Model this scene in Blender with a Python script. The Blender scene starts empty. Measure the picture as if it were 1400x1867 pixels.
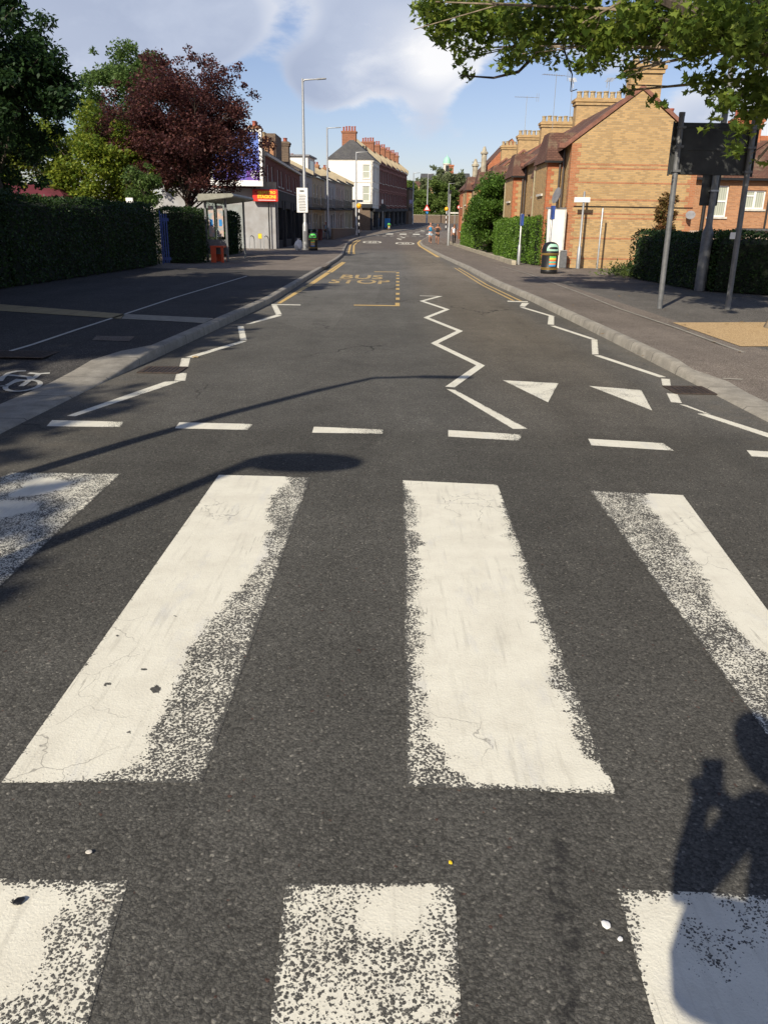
import bpy, bmesh, math, random
import numpy as np
from mathutils import Vector, Matrix, noise as mnoise
random.seed(7); RNG = np.random.default_rng(11)
SC = bpy.context.scene; COL = SC.collection
rad = math.radians

# ------------------------------------------------------------------ camera, sky, sun, exposure
F, TH, RO, H = 1450.0, rad(19.76), rad(0.9), 1.55
_c, _s = math.cos(TH), math.sin(TH)
R0 = Vector((1, 0, 0)); U0 = Vector((0, _s, _c)); F0 = Vector((0, _c, -_s))
CR = R0 * math.cos(RO) + U0 * math.sin(RO); CU = U0 * math.cos(RO) - R0 * math.sin(RO)
cam_d = bpy.data.cameras.new('camera'); cam = bpy.data.objects.new('camera', cam_d); COL.objects.link(cam)
m3 = Matrix((CR, CU, -F0)).transposed()
cam.matrix_world = Matrix.Translation((0, 0, H)) @ m3.to_4x4()
cam_d.sensor_fit = 'HORIZONTAL'; cam_d.sensor_width = 36; cam_d.lens = F / 1400 * 36
cam_d.clip_start = 0.05; cam_d.clip_end = 5000
SC.camera = cam
SUN_AZ, SUN_EL = rad(26.8), rad(34.0)
SK = 1 / math.tan(SUN_EL)
SUNV = Vector((-math.sin(SUN_AZ) * math.cos(SUN_EL), -math.cos(SUN_AZ) * math.cos(SUN_EL), math.sin(SUN_EL)))
sd = bpy.data.lights.new('sun', 'SUN'); sd.energy = 5.0; sd.angle = rad(0.55); sd.color = (1.0, 0.90, 0.74)
so = bpy.data.objects.new('sun', sd); COL.objects.link(so); so.rotation_euler = (-SUNV).to_track_quat('-Z', 'Y').to_euler()
so.location = (-20, -40, 40)
SC.view_settings.view_transform = 'Standard'; SC.view_settings.look = 'None'
SC.view_settings.exposure = 0.25; SC.view_settings.gamma = 1.0
SC.render.engine = 'CYCLES'


def ray(px, py):
    return F0 + CR * ((px - 700) / F) + CU * ((933.5 - py) / F)


def zt(y):
    t = max(0.0, min(y, 270) - 72)
    return .0215 * (t - 8 * (1 - math.exp(-t / 8)))


def ss(a, b, x):
    t = max(0.0, min(1.0, (x - a) / (b - a))); return t * t * (3 - 2 * t)


def hk(y): return .018 + .102 * ss(7.9, 9.7, y)


def P(px, py, D):
    d = ray(px, py); t = D / d.y
    return Vector((d.x * t, D, H + d.z * t))


def G(px, py, pave=False, off=0.0):
    d = ray(px, py); sl = d.z / d.y
    g = lambda D: H + D * sl - zt(D) - (hk(D) if pave else 0) - off
    D = .4
    while g(D) > 0 and D < 600: D *= 1.02
    a, b = D / 1.02, D
    for _ in range(28):
        m = (a + b) / 2
        if g(m) > 0: a = m
        else: b = m
    return P(px, py, a)


class NT:
    """tiny node-building helper"""
    def __init__(s, t): s.t = t; s.n = t.nodes; s.l = t.links
    def new(s, typ, **k):
        n = s.n.new(typ)
        for a, b in k.items(): setattr(n, a, b)
        return n
    def set(s, sock, v):
        if isinstance(v, bpy.types.NodeSocket): s.l.new(v, sock)
        elif v is not None: sock.default_value = v
    def math(s, op, a, b=None, c=None, clamp=False):
        n = s.new('ShaderNodeMath', operation=op, use_clamp=clamp)
        for i, v in enumerate((a, b, c)):
            if v is not None: s.set(n.inputs[i], v)
        return n.outputs[0]
    def vm(s, op, a, b=None, sc=None):
        n = s.new('ShaderNodeVectorMath', operation=op); s.set(n.inputs[0], a)
        if b is not None: s.set(n.inputs[1], b)
        if sc is not None: s.set(n.inputs[3], sc)
        return n.outputs['Value'] if op in ('DOT_PRODUCT', 'LENGTH', 'DISTANCE') else n.outputs[0]
    def noise(s, vec, scale, detail=2, rough=.5, dist=0, col=False):
        n = s.new('ShaderNodeTexNoise'); s.set(n.inputs['Vector'], vec); n.inputs['Scale'].default_value = scale
        n.inputs['Detail'].default_value = detail; n.inputs['Roughness'].default_value = rough; n.inputs['Distortion'].default_value = dist
        return n.outputs['Color'] if col else n.outputs[0]
    def vor(s, vec, scale, feature='F1', out='Distance', rnd=1.0):
        n = s.new('ShaderNodeTexVoronoi', feature=feature); s.set(n.inputs['Vector'], vec); n.inputs['Scale'].default_value = scale
        n.inputs['Randomness'].default_value = rnd
        return n.outputs[out]
    def mix(s, f, a, b, mode='MIX'):
        n = s.new('ShaderNodeMix', data_type='RGBA', blend_type=mode)
        s.set(n.inputs[0], f)
        for i, v in ((6, a), (7, b)):
            if isinstance(v, tuple) and len(v) == 3: v = v + (1,)
            s.set(n.inputs[i], v)
        return n.outputs[2]
    def ramp(s, f, stops, interp='LINEAR'):
        n = s.new('ShaderNodeValToRGB'); s.set(n.inputs[0], f); cr = n.color_ramp; cr.interpolation = interp
        while len(cr.elements) < len(stops): cr.elements.new(.5)
        for e, (p, c) in zip(cr.elements, stops):
            e.position = p; e.color = (c if len(c) == 4 else tuple(c) + (1,)) if isinstance(c, tuple) else (c, c, c, 1)
        return n.outputs[0]
    def mr(s, v, a, b, c=0, d=1, smooth=False):
        n = s.new('ShaderNodeMapRange', clamp=True)
        if smooth: n.interpolation_type = 'SMOOTHSTEP'
        s.set(n.inputs[0], v)
        for i, q in enumerate((a, b, c, d)): s.set(n.inputs[i + 1], q)
        return n.outputs[0]
    def bump(s, h, st=.3, dist=.01, normal=None):
        n = s.new('ShaderNodeBump'); s.set(n.inputs['Height'], h); n.inputs['Strength'].default_value = st
        n.inputs['Distance'].default_value = dist
        if normal is not None: s.set(n.inputs['Normal'], normal)
        return n.outputs[0]
    def sep(s, v):
        n = s.new('ShaderNodeSeparateXYZ'); s.set(n.inputs[0], v); return n.outputs
    def comb(s, x, y, z):
        n = s.new('ShaderNodeCombineXYZ')
        for i, v in enumerate((x, y, z)): s.set(n.inputs[i], v)
        return n.outputs[0]


# ---- world: physical sky plus a few clouds laid out by direction
W = bpy.data.worlds.new('World'); SC.world = W; W.use_nodes = True
w = NT(W.node_tree); w.n.clear()
sky = w.new('ShaderNodeTexSky', sky_type='NISHITA'); sky.sun_disc = False
sky.sun_elevation = SUN_EL; sky.sun_rotation = rad(180) + SUN_AZ; sky.altitude = 30; sky.air_density = 1.0; sky.dust_density = .7; sky.ozone_density = 3.2
bgs = w.new('ShaderNodeBackground'); w.l.new(w.mix(1.0, sky.outputs[0], (1.16, 1.0, 1.04), 'MULTIPLY'), bgs.inputs[0]); bgs.inputs[1].default_value = 0.092
wd = w.vm('NORMALIZE', w.new('ShaderNodeTexCoord').outputs['Generated'])
wx, wy, wz = w.sep(wd)
flat = w.comb(wx, wy, w.math('MULTIPLY', wz, 2.0))
n1 = w.noise(flat, 7.5, 9, .60, .2); n2 = w.noise(flat, 3.0, 4, .5)
CLOUDS = [  # pixel centre, half-width in radians, weight
    ((690, 75), .105, 1.05), ((590, 130), .06, .85), ((800, 130), .062, .9), ((760, 40), .08, .8), ((560, 150), .05, .7), ((510, 60), .05, -.55), ((470, 150), .06, -.6), ((640, 235), .06, -.5), ((880, 190), .04, -.5),
    ((330, 45), .10, .85), ((170, 55), .11, .85), ((425, 70), .06, .7), ((60, -60), .2, .8),
    ((780, 235), .055, .50), ((700, 265), .05, .42), ((850, 215), .05, .42), ((1270, 215), .06, .75), ((1390, 200), .08, .85),
    ((1110, 95), .05, .6), ((980, 60), .05, .35), ((500, -260), .25, .75), ((1250, -300), .3, .6), ((600, 225), .05, .33)]
acc = None
for (c, hw, wt) in CLOUDS:
    d = ray(*c).normalized()
    dv = w.vm('SUBTRACT', wd, tuple(d)); sx, sy, sz = w.sep(dv)
    r2 = w.vm('LENGTH', w.comb(sx, sy, w.math('MULTIPLY', sz, 1.55)))
    g = w.math('MULTIPLY', w.mr(r2, hw * 1.5, 0.0, 0, 1, True), wt)
    acc = g if acc is None else w.math('ADD', acc, g)
acc = w.math('MINIMUM', acc, 1.25)
back = w.mr(wy, .3, -.3, 0, .55)
den = w.math('ADD', w.math('ADD', acc, back), w.math('MULTIPLY', w.math('SUBTRACT', n1, .5), 1.8))
mask = w.mr(den, .50, .92, 0, .93, True)
shape = w.math('ADD', w.math('MULTIPLY', w.math('SUBTRACT', n2, .5), 1.4), w.math('MULTIPLY', w.math('SUBTRACT', n1, .5), 1.6))
def near(px, py, hw):
    return w.mr(w.vm('LENGTH', w.vm('SUBTRACT', wd, tuple(ray(px, py).normalized()))), hw, 0, 0, 1, True)
lightn = w.math('ADD', w.math('ADD', shape, w.math('MULTIPLY', near(810, 115, .075), .8)), w.math('ADD', w.math('MULTIPLY', near(720, 110, .10), .35), w.math('MULTIPLY', near(1380, 200, .12), .4)))
lightn = w.math('ADD', w.math('MULTIPLY', lightn, 1.25), w.mr(den, .55, 1.25, .42, -.34))
ccol = w.ramp(w.mr(lightn, -.6, .9, 0, 1), [(0, (.40, .46, .61)), (.4, (.52, .58, .72)), (.7, (.74, .77, .85)), (1, (1.0, .99, .99))])
bgc = w.new('ShaderNodeBackground'); w.l.new(ccol, bgc.inputs[0]); bgc.inputs[1].default_value = 0.86
mx = w.new('ShaderNodeMixShader'); w.l.new(mask, mx.inputs[0]); w.l.new(bgs.outputs[0], mx.inputs[1]); w.l.new(bgc.outputs[0], mx.inputs[2])
w.l.new(mx.outputs[0], w.new('ShaderNodeOutputWorld').inputs[0])

# ------------------------------------------------------------------ materials
MATS = {}
def newmat(name):
    m = bpy.data.materials.new(name); m.use_nodes = True; t = NT(m.node_tree)
    t.b = t.n['Principled BSDF']; MATS[name] = m
    return m, t
def plain(name, col, rough=.6, metal=0.0, var=.12, scale=6.0, bump=0.0, spec=.5, col2=None):
    m, t = newmat(name); o = t.new('ShaderNodeTexCoord').outputs['Object']
    nz = t.noise(o, scale, 5, .6)
    lo = col2 or tuple(c * (1 - var * 2) for c in col); hi = tuple(min(1, c * (1 + var)) for c in col)
    t.l.new(t.mix(t.mr(nz, .3, .7), lo, hi), t.b.inputs['Base Color'])
    t.b.inputs['Roughness'].default_value = rough; t.b.inputs['Metallic'].default_value = metal
    t.b.inputs['Specular IOR Level'].default_value = spec
    if bump: t.l.new(t.bump(t.noise(o, scale * 8, 4), bump, .01), t.b.inputs['Normal'])
    return m
def wallvec(t):
    tc = t.new('ShaderNodeTexCoord'); x, y, z = t.sep(tc.outputs['Object']); nx, ny, nz = t.sep(tc.outputs['Normal'])
    f = t.math('GREATER_THAN', t.math('ABSOLUTE', nx), .6)
    u = t.math('ADD', t.math('MULTIPLY', y, f), t.math('MULTIPLY', x, t.math('SUBTRACT', 1.0, f)))
    return t.comb(u, z, 0.0), tc.outputs['Object']
def brick(name, c1, c2, mortar=(.36, .32, .25), dark=None, rough=.85, amt=.3):
    m, t = newmat(name); v, o = wallvec(t)
    b = t.new('ShaderNodeTexBrick'); t.l.new(v, b.inputs['Vector'])
    b.inputs['Scale'].default_value = 1.0; b.inputs['Brick Width'].default_value = .185; b.inputs['Row Height'].default_value = .062
    b.inputs['Mortar Size'].default_value = .006; b.inputs['Mortar Smooth'].default_value = .2; b.inputs['Bias'].default_value = -.1
    b.inputs['Color1'].default_value = c1 + (1,); b.inputs['Color2'].default_value = c2 + (1,); b.inputs['Mortar'].default_value = mortar + (1,)
    # scattered burnt bricks
    br = t.new('ShaderNodeTexBrick'); t.l.new(v, br.inputs['Vector']); br.inputs['Scale'].default_value = 1.0
    br.inputs['Brick Width'].default_value = .185; br.inputs['Row Height'].default_value = .062; br.inputs['Mortar Size'].default_value = 0.0
    br.inputs['Color1'].default_value = (0, 0, 0, 1); br.inputs['Color2'].default_value = (1, 1, 1, 1); br.inputs['Bias'].default_value = 0
    d = dark or tuple(c * .28 for c in c1)
    patch = t.mr(t.noise(o, 1.6, 5, .7), .38, .66, .15, 1)
    f = t.math('MULTIPLY', t.math('GREATER_THAN', br.outputs[0], .55), t.math('MULTIPLY', patch, amt * 1.15), clamp=True)
    f = t.math('MULTIPLY', f, t.math('SUBTRACT', 1.0, b.outputs['Fac']))
    c = t.mix(f, b.outputs[0], d)
    c = t.mix(t.mr(t.noise(o, .9, 6, .7), .35, .75, 0, .38), c, tuple(x * .5 for x in c1))
    t.l.new(c, t.b.inputs['Base Color']); t.b.inputs['Roughness'].default_value = rough; t.b.inputs['Specular IOR Level'].default_value = .25
    t.l.new(t.bump(t.math('ADD', t.math('MULTIPLY', b.outputs['Fac'], -1.0), t.math('MULTIPLY', t.noise(o, 40, 3), .4)), .5, .008), t.b.inputs['Normal'])
    return m
def tiles(name, c1, c2, lichen=(.30, .27, .17), row=.11, wd=.17):
    m, t = newmat(name); tc = t.new('ShaderNodeTexCoord'); o = tc.outputs['Object']; x, y, z = t.sep(o); nx, ny, nz = t.sep(tc.outputs['Normal'])
    f = t.math('GREATER_THAN', t.math('ABSOLUTE', nx), t.math('ABSOLUTE', ny))
    u = t.math('ADD', t.math('MULTIPLY', y, f), t.math('MULTIPLY', x, t.math('SUBTRACT', 1.0, f)))
    b = t.new('ShaderNodeTexBrick'); t.l.new(t.comb(u, z, 0.0), b.inputs['Vector']); b.inputs['Scale'].default_value = 1
    b.inputs['Brick Width'].default_value = wd; b.inputs['Row Height'].default_value = row * .62; b.inputs['Mortar Size'].default_value = .006
    b.inputs['Color1'].default_value = c1 + (1,); b.inputs['Color2'].default_value = c2 + (1,); b.inputs['Mortar'].default_value = tuple(k * .3 for k in c1) + (1,)
    c = t.mix(t.mr(t.noise(o, 1.4, 7, .7), .52, .75, 0, .7), b.outputs[0], lichen)
    c = t.mix(t.mr(t.noise(o, .6, 4), .45, .7, 0, .5), c, tuple(k * .45 for k in c1))
    t.l.new(c, t.b.inputs['Base Color']); t.b.inputs['Roughness'].default_value = .8; t.b.inputs['Specular IOR Level'].default_value = .3
    saw = t.math('FRACT', t.math('DIVIDE', z, row * .62))
    t.l.new(t.bump(t.math('ADD', t.math('MULTIPLY', saw, -.7), t.math('MULTIPLY', b.outputs['Fac'], -.5)), .7, .015), t.b.inputs['Normal'])
    return m
def leafmat(name, cols, rough=.55, trans=.35, hole=0.0):
    m, t = newmat(name); r = t.new('ShaderNodeNewGeometry').outputs['Random Per Island']
    o = t.new('ShaderNodeTexCoord').outputs['Object']
    n = len(cols); c = t.ramp(r, [(i / max(1, n - 1), cc) for i, cc in enumerate(cols)])
    c = t.mix(t.mr(t.noise(o, .9, 3), .35, .65, 0, .5), c, cols[0])
    t.l.new(c, t.b.inputs['Base Color']); t.b.inputs['Roughness'].default_value = rough; t.b.inputs['Specular IOR Level'].default_value = .3
    tr = t.new('ShaderNodeBsdfTranslucent'); t.l.new(t.mix(.5, c, tuple(min(1, k * 1.7) for k in cols[-1])), tr.inputs[0])
    ms = t.new('ShaderNodeMixShader'); ms.inputs[0].default_value = trans
    t.l.new(t.b.outputs[0], ms.inputs[1]); t.l.new(tr.outputs[0], ms.inputs[2]); t.l.new(ms.outputs[0], t.n['Material Output'].inputs[0])
    return m

def tarmac(t, kind='road'):
    """rolled asphalt in world metres; returns colour, chip height"""
    o = t.new('ShaderNodeNewGeometry').outputs['Position']
    wv = t.vm('ADD', o, t.vm('SCALE', t.noise(o, 95, 3, .7, col=True), sc=.017))
    cell = t.vor(wv, 120, out='Color'); dist = t.vor(wv, 120); dist2 = t.vor(wv, 210)
    r, g, b = t.sep(cell)
    if kind == 'road':
        stops = [(0, (.062, .061, .055)), (.3, (.082, .080, .072)), (.6, (.096, .094, .084)), (.85, (.110, .107, .096)), (.97, (.130, .126, .112)), (1, (.23, .22, .19))]
    elif kind == 'path':
        stops = [(0, (.13, .110, .095)), (.5, (.195, .166, .142)), (.85, (.25, .215, .183)), (1, (.38, .34, .28))]
    elif kind == 'grey':
        stops = [(0, (.085, .080, .075)), (.5, (.13, .122, .112)), (.85, (.18, .168, .15)), (1, (.32, .30, .26))]
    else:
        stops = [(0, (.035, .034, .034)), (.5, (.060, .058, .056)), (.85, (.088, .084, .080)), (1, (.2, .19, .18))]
    c = t.ramp(r, stops)
    if kind == 'road':
        c = t.mix(t.math('GREATER_THAN', g, .998), c, (.09, .055, .045))
    # binder between the chips
    c = t.mix(t.mr(dist, .45, .85, 0, .6), c, (.016, .0155, .015))
    fine = t.mr(t.noise(o, 420, 3, .7), .25, .75, .72, 1.28); c = t.mix(1.0, c, t.comb(fine, fine, fine), 'MULTIPLY')
    big = t.noise(o, .45, 5, .62); st = t.noise(t.vm('MULTIPLY', o, (2.2, .25, 1)), .8, 5, .6); med = t.noise(o, 3.2, 4, .65)
    k = t.math('ADD', t.math('ADD', t.mr(big, .3, .7, -.16, .16), t.mr(st, .3, .7, -.12, .12)), t.mr(med, .3, .7, .9, 1.1))
    c = t.mix(1.0, c, t.comb(k, k, k), 'MULTIPLY')
    # oil drips, patches of fresh binder
    oil = t.mr(t.noise(o, 7.5, 3, .6), .70, .76, 0, .6)
    oil = t.math('MULTIPLY', oil, t.mr(t.noise(o, .7, 2), .45, .6))
    c = t.mix(oil, c, (.018, .018, .02))
    if kind == 'road':
        x, y, z = t.sep(o)
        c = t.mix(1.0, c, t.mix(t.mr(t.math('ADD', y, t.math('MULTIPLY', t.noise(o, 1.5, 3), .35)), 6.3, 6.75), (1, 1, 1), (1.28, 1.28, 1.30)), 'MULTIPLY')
        c = t.mix(1.0, c, t.mix(t.mr(y, 9, 30), (1, 1, 1), (1.38, 1.38, 1.40)), 'MULTIPLY')  # gradual lightening with distance: grazing-angle brightening put into the asphalt colour
        pv = t.mix(1.0, t.vor(t.vm('MULTIPLY', o, (.33, .10, 0)), 1.0, out='Color', rnd=.9), (1, 0, 0), 'MULTIPLY'); pr_ = t.sep(pv)[0]
        kk = t.mr(pr_, 0, 1, .86, 1.10); c = t.mix(1.0, c, t.comb(kk, kk, kk), 'MULTIPLY')
        # browner polished wheel tracks in the right-hand lane
        tr = t.math('MULTIPLY', t.mr(x, .3, 1.6, 0, 1, True), t.mr(x, 3.1, 2.3, 0, 1, True)); tr = t.math('MULTIPLY', tr, t.mr(y, 5, 12, .15, 1))
        c = t.mix(t.math('MULTIPLY', tr, .7), c, t.mix(1.0, c, (1.34, 1.18, .98), 'MULTIPLY'))
        sx_ = t.math('ADD', t.math('SUBTRACT', x, .44), t.math('ADD', t.math('MULTIPLY', t.math('SUBTRACT', t.noise(o, 3.5, 4, .7), .5), .22), t.math('MULTIPLY', t.math('SUBTRACT', y, 1.5), -.12)))
        seam = t.math('MULTIPLY', t.mr(t.math('ABSOLUTE', sx_), .045, .008), t.math('MULTIPLY', t.mr(y, 2.0, 1.7), t.mr(t.noise(o, 24, 3, .7), .42, .58)))
        c = t.mix(t.math('MULTIPLY', seam, .75), c, (.020, .020, .021))
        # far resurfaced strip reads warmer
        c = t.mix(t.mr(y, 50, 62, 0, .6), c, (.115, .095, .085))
        grit = t.mr(t.math('ABSOLUTE', t.math('SUBTRACT', x, 3.2)), .5, .1, 0, .55)
        gl = t.mr(t.math('ABSOLUTE', t.math('ADD', x, 2.6)), .7, .2, 0, .4)
        c = t.mix(t.math('MULTIPLY', t.math('MAXIMUM', grit, gl), t.mr(t.noise(o, 4, 5, .7), .35, .7)), c, (.17, .15, .12))
        # seam lines and cracks
        cr = t.vor(t.vm('ADD', t.vm('MULTIPLY', o, (1, .6, 1)), t.vm('SCALE', t.noise(o, 3, 4, col=True), sc=.35)), .45, 'DISTANCE_TO_EDGE')
        cr = t.math('MULTIPLY', t.mr(cr, .007, .002), t.mr(t.noise(o, .35, 2), .52, .6, 0, .75))
        c = t.mix(cr, c, (.012, .012, .012))
    hgt = t.math('ADD', t.mr(dist, 0, .7, 1, 0), t.math('ADD', t.math('MULTIPLY', t.math('SUBTRACT', 1.0, dist2), .35), t.math('MULTIPLY', r, .5)))
    return o, c, hgt, dist, cell
def groundmat(name, kind):
    m, t = newmat(name); o, c, h, d, cell = tarmac(t, kind)
    t.l.new(c, t.b.inputs['Base Color']); t.b.inputs['Roughness'].default_value = .9; t.b.inputs['Specular IOR Level'].default_value = .16
    t.l.new(t.bump(h, (.5 if kind == 'road' else .35), .004), t.b.inputs['Normal']); return m
def paintmat(name, col, dirt):
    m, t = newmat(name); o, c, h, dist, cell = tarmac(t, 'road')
    wr = t.new('ShaderNodeAttribute', attribute_name='wear').outputs['Fac']
    r, g, b = t.sep(cell)
    chip = t.math('ADD', t.mr(dist, .0, .75, 0, .8), t.math('MULTIPLY', g, .25))       # 0 on top of a chip, 1 in the hollows
    chip = t.math('ADD', chip, t.mr(t.noise(o, 160, 3, .6), .3, .7, -.16, .16))
    chip = t.math('ADD', chip, t.mr(t.noise(o, 22, 3, .6), .3, .7, -.10, .10))
    mk = t.mr(t.math('SUBTRACT', chip, wr), -.03, .03)
    pc = t.mix(t.mr(t.noise(o, 5, 6, .7), .42, .72, 0, .55), col, dirt)
    pc = t.mix(t.mr(t.noise(o, 55, 4, .7), .55, .75, 0, .35), pc, dirt)
    pc = t.mix(t.mr(t.noise(t.vm('MULTIPLY', o, (1.6, .5, 1)), 4.5, 5, .65), .56, .70, 0, .5), pc, (.56, .56, .54))
    sk = t.math('MULTIPLY', t.mr(t.noise(t.vm('MULTIPLY', o, (90, 5, 1)), 1, 3, .6), .60, .66), t.mr(t.noise(o, 2.6, 2), .56, .64, 0, .5)); pc = t.mix(sk, pc, tuple(k * .5 for k in dirt))
    pc = t.mix(t.mr(t.noise(t.vm('MULTIPLY', o, (14, .9, 1)), 2.5, 4, .6), .55, .68, 0, .22), pc, tuple(k * .55 for k in dirt))
    # grime film and pinholes
    ph = t.math('MULTIPLY', t.mr(t.vor(o, 150), .16, .10), t.mr(t.noise(o, 9, 3), .5, .62, 0, .8))
    pc = t.mix(ph, pc, (.09, .085, .075))
    crk = t.vor(t.vm('ADD', o, t.vm('SCALE', t.noise(o, 6, 4, col=True), sc=.2)), 2.6, 'DISTANCE_TO_EDGE')
    pc = t.mix(t.math('MULTIPLY', t.mr(crk, .006, .001), t.mr(t.noise(o, 1.3, 2), .52, .6, 0, .6)), pc, (.12, .11, .10))
    t.l.new(t.mix(mk, c, pc), t.b.inputs['Base Color'])
    t.l.new(t.mix(mk, (.82, .82, .82), (.62, .62, .62)), t.b.inputs['Roughness']); t.b.inputs['Specular IOR Level'].default_value = .3
    hh = t.math('ADD', t.math('MULTIPLY', h, t.mr(mk, 0, 1, 1, .22)), t.math('MULTIPLY', mk, .8))
    t.l.new(t.bump(hh, .6, .004), t.b.inputs['Normal']); return m

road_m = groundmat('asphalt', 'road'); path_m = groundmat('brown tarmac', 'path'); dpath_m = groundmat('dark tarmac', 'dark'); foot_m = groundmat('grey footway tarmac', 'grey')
white_p = paintmat('white road paint', (.74, .72, .61), (.55, .52, .43)); yellow_p = paintmat('yellow road paint', (.62, .42, .13), (.36, .27, .14))
grey_p = paintmat('dull road paint', (.50, .50, .46), (.34, .33, .30))
conc, t = newmat('kerb concrete')
o = t.new('ShaderNodeNewGeometry').outputs['Position']; x, y, z = t.sep(o)
c = t.mix(t.mr(t.noise(o, 5, 7, .7), .3, .7), (.20, .185, .155), (.40, .375, .32)); c = t.mix(t.mr(t.noise(o, 90, 3), .4, .7, 0, .4), c, (.13, .12, .105))
c = t.mix(t.mr(t.noise(o, 1.3, 4), .5, .7, 0, .45), c, (.19, .18, .16))
jt = t.math('LESS_THAN', t.math('FRACT', t.math('DIVIDE', y, .915)), .016)
c = t.mix(t.math('MULTIPLY', jt, .8), c, (.05, .048, .045)); t.l.new(c, t.b.inputs['Base Color']); t.b.inputs['Roughness'].default_value = .85
t.l.new(t.bump(t.math('SUBTRACT', t.noise(o, 120, 4), t.math('MULTIPLY', jt, 2.0)), .5, .006), t.b.inputs['Normal'])

M_stock = brick('stock brick', (.53, .345, .155), (.43, .28, .13), (.37, .31, .21), (.10, .075, .05))
M_red = brick('red brick', (.50, .165, .07), (.40, .12, .05), (.33, .22, .15), amt=.15)
M_stack = brick('chimney brick', (.34, .13, .07), (.26, .10, .055), (.30, .22, .15), amt=.35)
M_trim = brick('orange trim brick', (.47, .20, .095), (.40, .16, .07), (.38, .27, .18), amt=.3)
M_orange = brick('orange brick', (.48, .235, .11), (.38, .17, .08), (.38, .30, .22), amt=.2)
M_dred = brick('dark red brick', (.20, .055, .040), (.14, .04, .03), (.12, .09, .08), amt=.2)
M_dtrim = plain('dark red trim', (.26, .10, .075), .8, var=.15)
M_soot_shade = brick('soot and shade brick', (.20, .145, .10), (.14, .10, .075), (.12, .10, .085))
M_pot = plain('terracotta pot', (.36, .10, .06), .8, var=.2); M_bpot = plain('buff pot', (.40, .31, .18), .85, var=.3, scale=9)
M_tile = tiles('clay roof tiles', (.165, .085, .060), (.12, .060, .045)); M_tileo = tiles('orange roof tiles', (.30, .13, .075), (.22, .10, .06))
M_slate = tiles('grey slate', (.105, .105, .105), (.075, .075, .08), (.13, .13, .11), .2, .25)
M_slateb = tiles('brown slate', (.13, .105, .085), (.10, .08, .07), (.17, .14, .09), .2, .25)
M_render = plain('white render', (.78, .76, .70), .8, var=.05, scale=1.5, bump=.2); M_cream = plain('cream render', (.40, .34, .23), .85, var=.10, scale=2, bump=.2)
M_grend = plain('grey painted render', (.36, .37, .38), .8, var=.07, scale=1.4, bump=.3, col2=(.27, .26, .25))
M_pinkr = plain('pink grey render', (.42, .33, .27), .85, var=.08, scale=1.5, bump=.2)
M_stone = plain('weathered stone', (.40, .36, .27), .85, var=.18, scale=3, bump=.3); M_wstone = plain('pale trim', (.60, .57, .50), .7, var=.12)
M_coping = plain('clay coping', (.24, .105, .07), .75, var=.2, scale=5)
M_white = plain('white gloss', (.80, .80, .78), .35, var=.04); M_black = plain('black paint', (.012, .012, .013), .45, var=.2)
M_dark = plain('dark shopfront', (.022, .024, .028), .85, var=.3, scale=1.0); M_lead = plain('lead', (.20, .20, .21), .6, var=.15)
M_galv = plain('galvanised steel', (.42, .43, .43), .42, metal=.55, var=.10, scale=9); M_dgalv = plain('dull grey steel', (.17, .175, .18), .5, metal=.3, var=.15, scale=9)
M_signback = plain('sign back', (.034, .037, .037), .6, var=.3, scale=3)
M_pipe = plain('brown drainpipe', (.07, .055, .045), .5); M_bpipe = plain('buff drainpipe', (.34, .29, .18), .5)
M_glass, t = newmat('window glass'); o = t.new('ShaderNodeTexCoord').outputs['Object']
t.l.new(t.mix(t.mr(t.noise(o, 1.2, 3), .4, .6), (.02, .024, .028), (.085, .09, .09)), t.b.inputs['Base Color']); t.b.inputs['Roughness'].default_value = .08; t.b.inputs['Specular IOR Level'].default_value = .6
M_curt, t = newmat('net curtain glass'); o = t.new('ShaderNodeTexCoord').outputs['Object']; x, y, z = t.sep(o)
fold = t.math('SINE', t.math('MULTIPLY', t.math('ADD', x, y), 60)); t.l.new(t.mix(t.mr(fold, -1, 1), (.30, .33, .27), (.48, .50, .42)), t.b.inputs['Base Color']); t.b.inputs['Roughness'].default_value = .15
M_clear, t = newmat('clear glass'); t.b.inputs['Roughness'].default_value = .03; t.b.inputs['Transmission Weight'].default_value = 1.0; t.b.inputs['IOR'].default_value = 1.03; t.b.inputs['Base Color'].default_value = (.8, .86, .84, 1)
M_redp = plain('orange red plastic', (.62, .085, .03), .4, var=.08); M_signred = plain('red sign', (.66, .035, .025), .4, var=.05)
M_yel = plain('yellow lettering', (.85, .60, .03), .5, var=.05); M_amber = plain('amber globe', (.9, .42, .02), .25, var=.04)
M_blue = plain('blue plastic', (.03, .07, .28), .45, var=.15); M_bluel = plain('bright blue', (.03, .25, .60), .5, var=.1)
M_poster, t = newmat('blue poster'); o = t.new('ShaderNodeTexCoord').outputs['Object']; x, y, z = t.sep(o)
t.l.new(t.ramp(t.mr(z, -1.5, 1.5), [(0, (.14, .08, .36)), (.35, (.10, .12, .52)), (.8, (.13, .22, .60)), (1, (.05, .08, .30))]), t.b.inputs['Base Color']); t.b.inputs['Roughness'].default_value = .4
M_purple = plain('purple print', (.16, .07, .36), .4, var=.05)
M_grn = plain('bright green plastic', (.10, .55, .10), .4, var=.08); M_mint = plain('mint plastic', (.36, .62, .47), .4, var=.08)
M_gold = plain('gold band', (.42, .27, .07), .4, metal=.4, var=.1); M_dgrn = plain('dark green plastic', (.012, .04, .022), .5, var=.2)
M_bag = plain('white bag', (.75, .72, .68), .5, var=.1, scale=12, bump=.5); M_maroon = plain('maroon roofing', (.12, .022, .035), .6, var=.2, scale=1.5)
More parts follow.
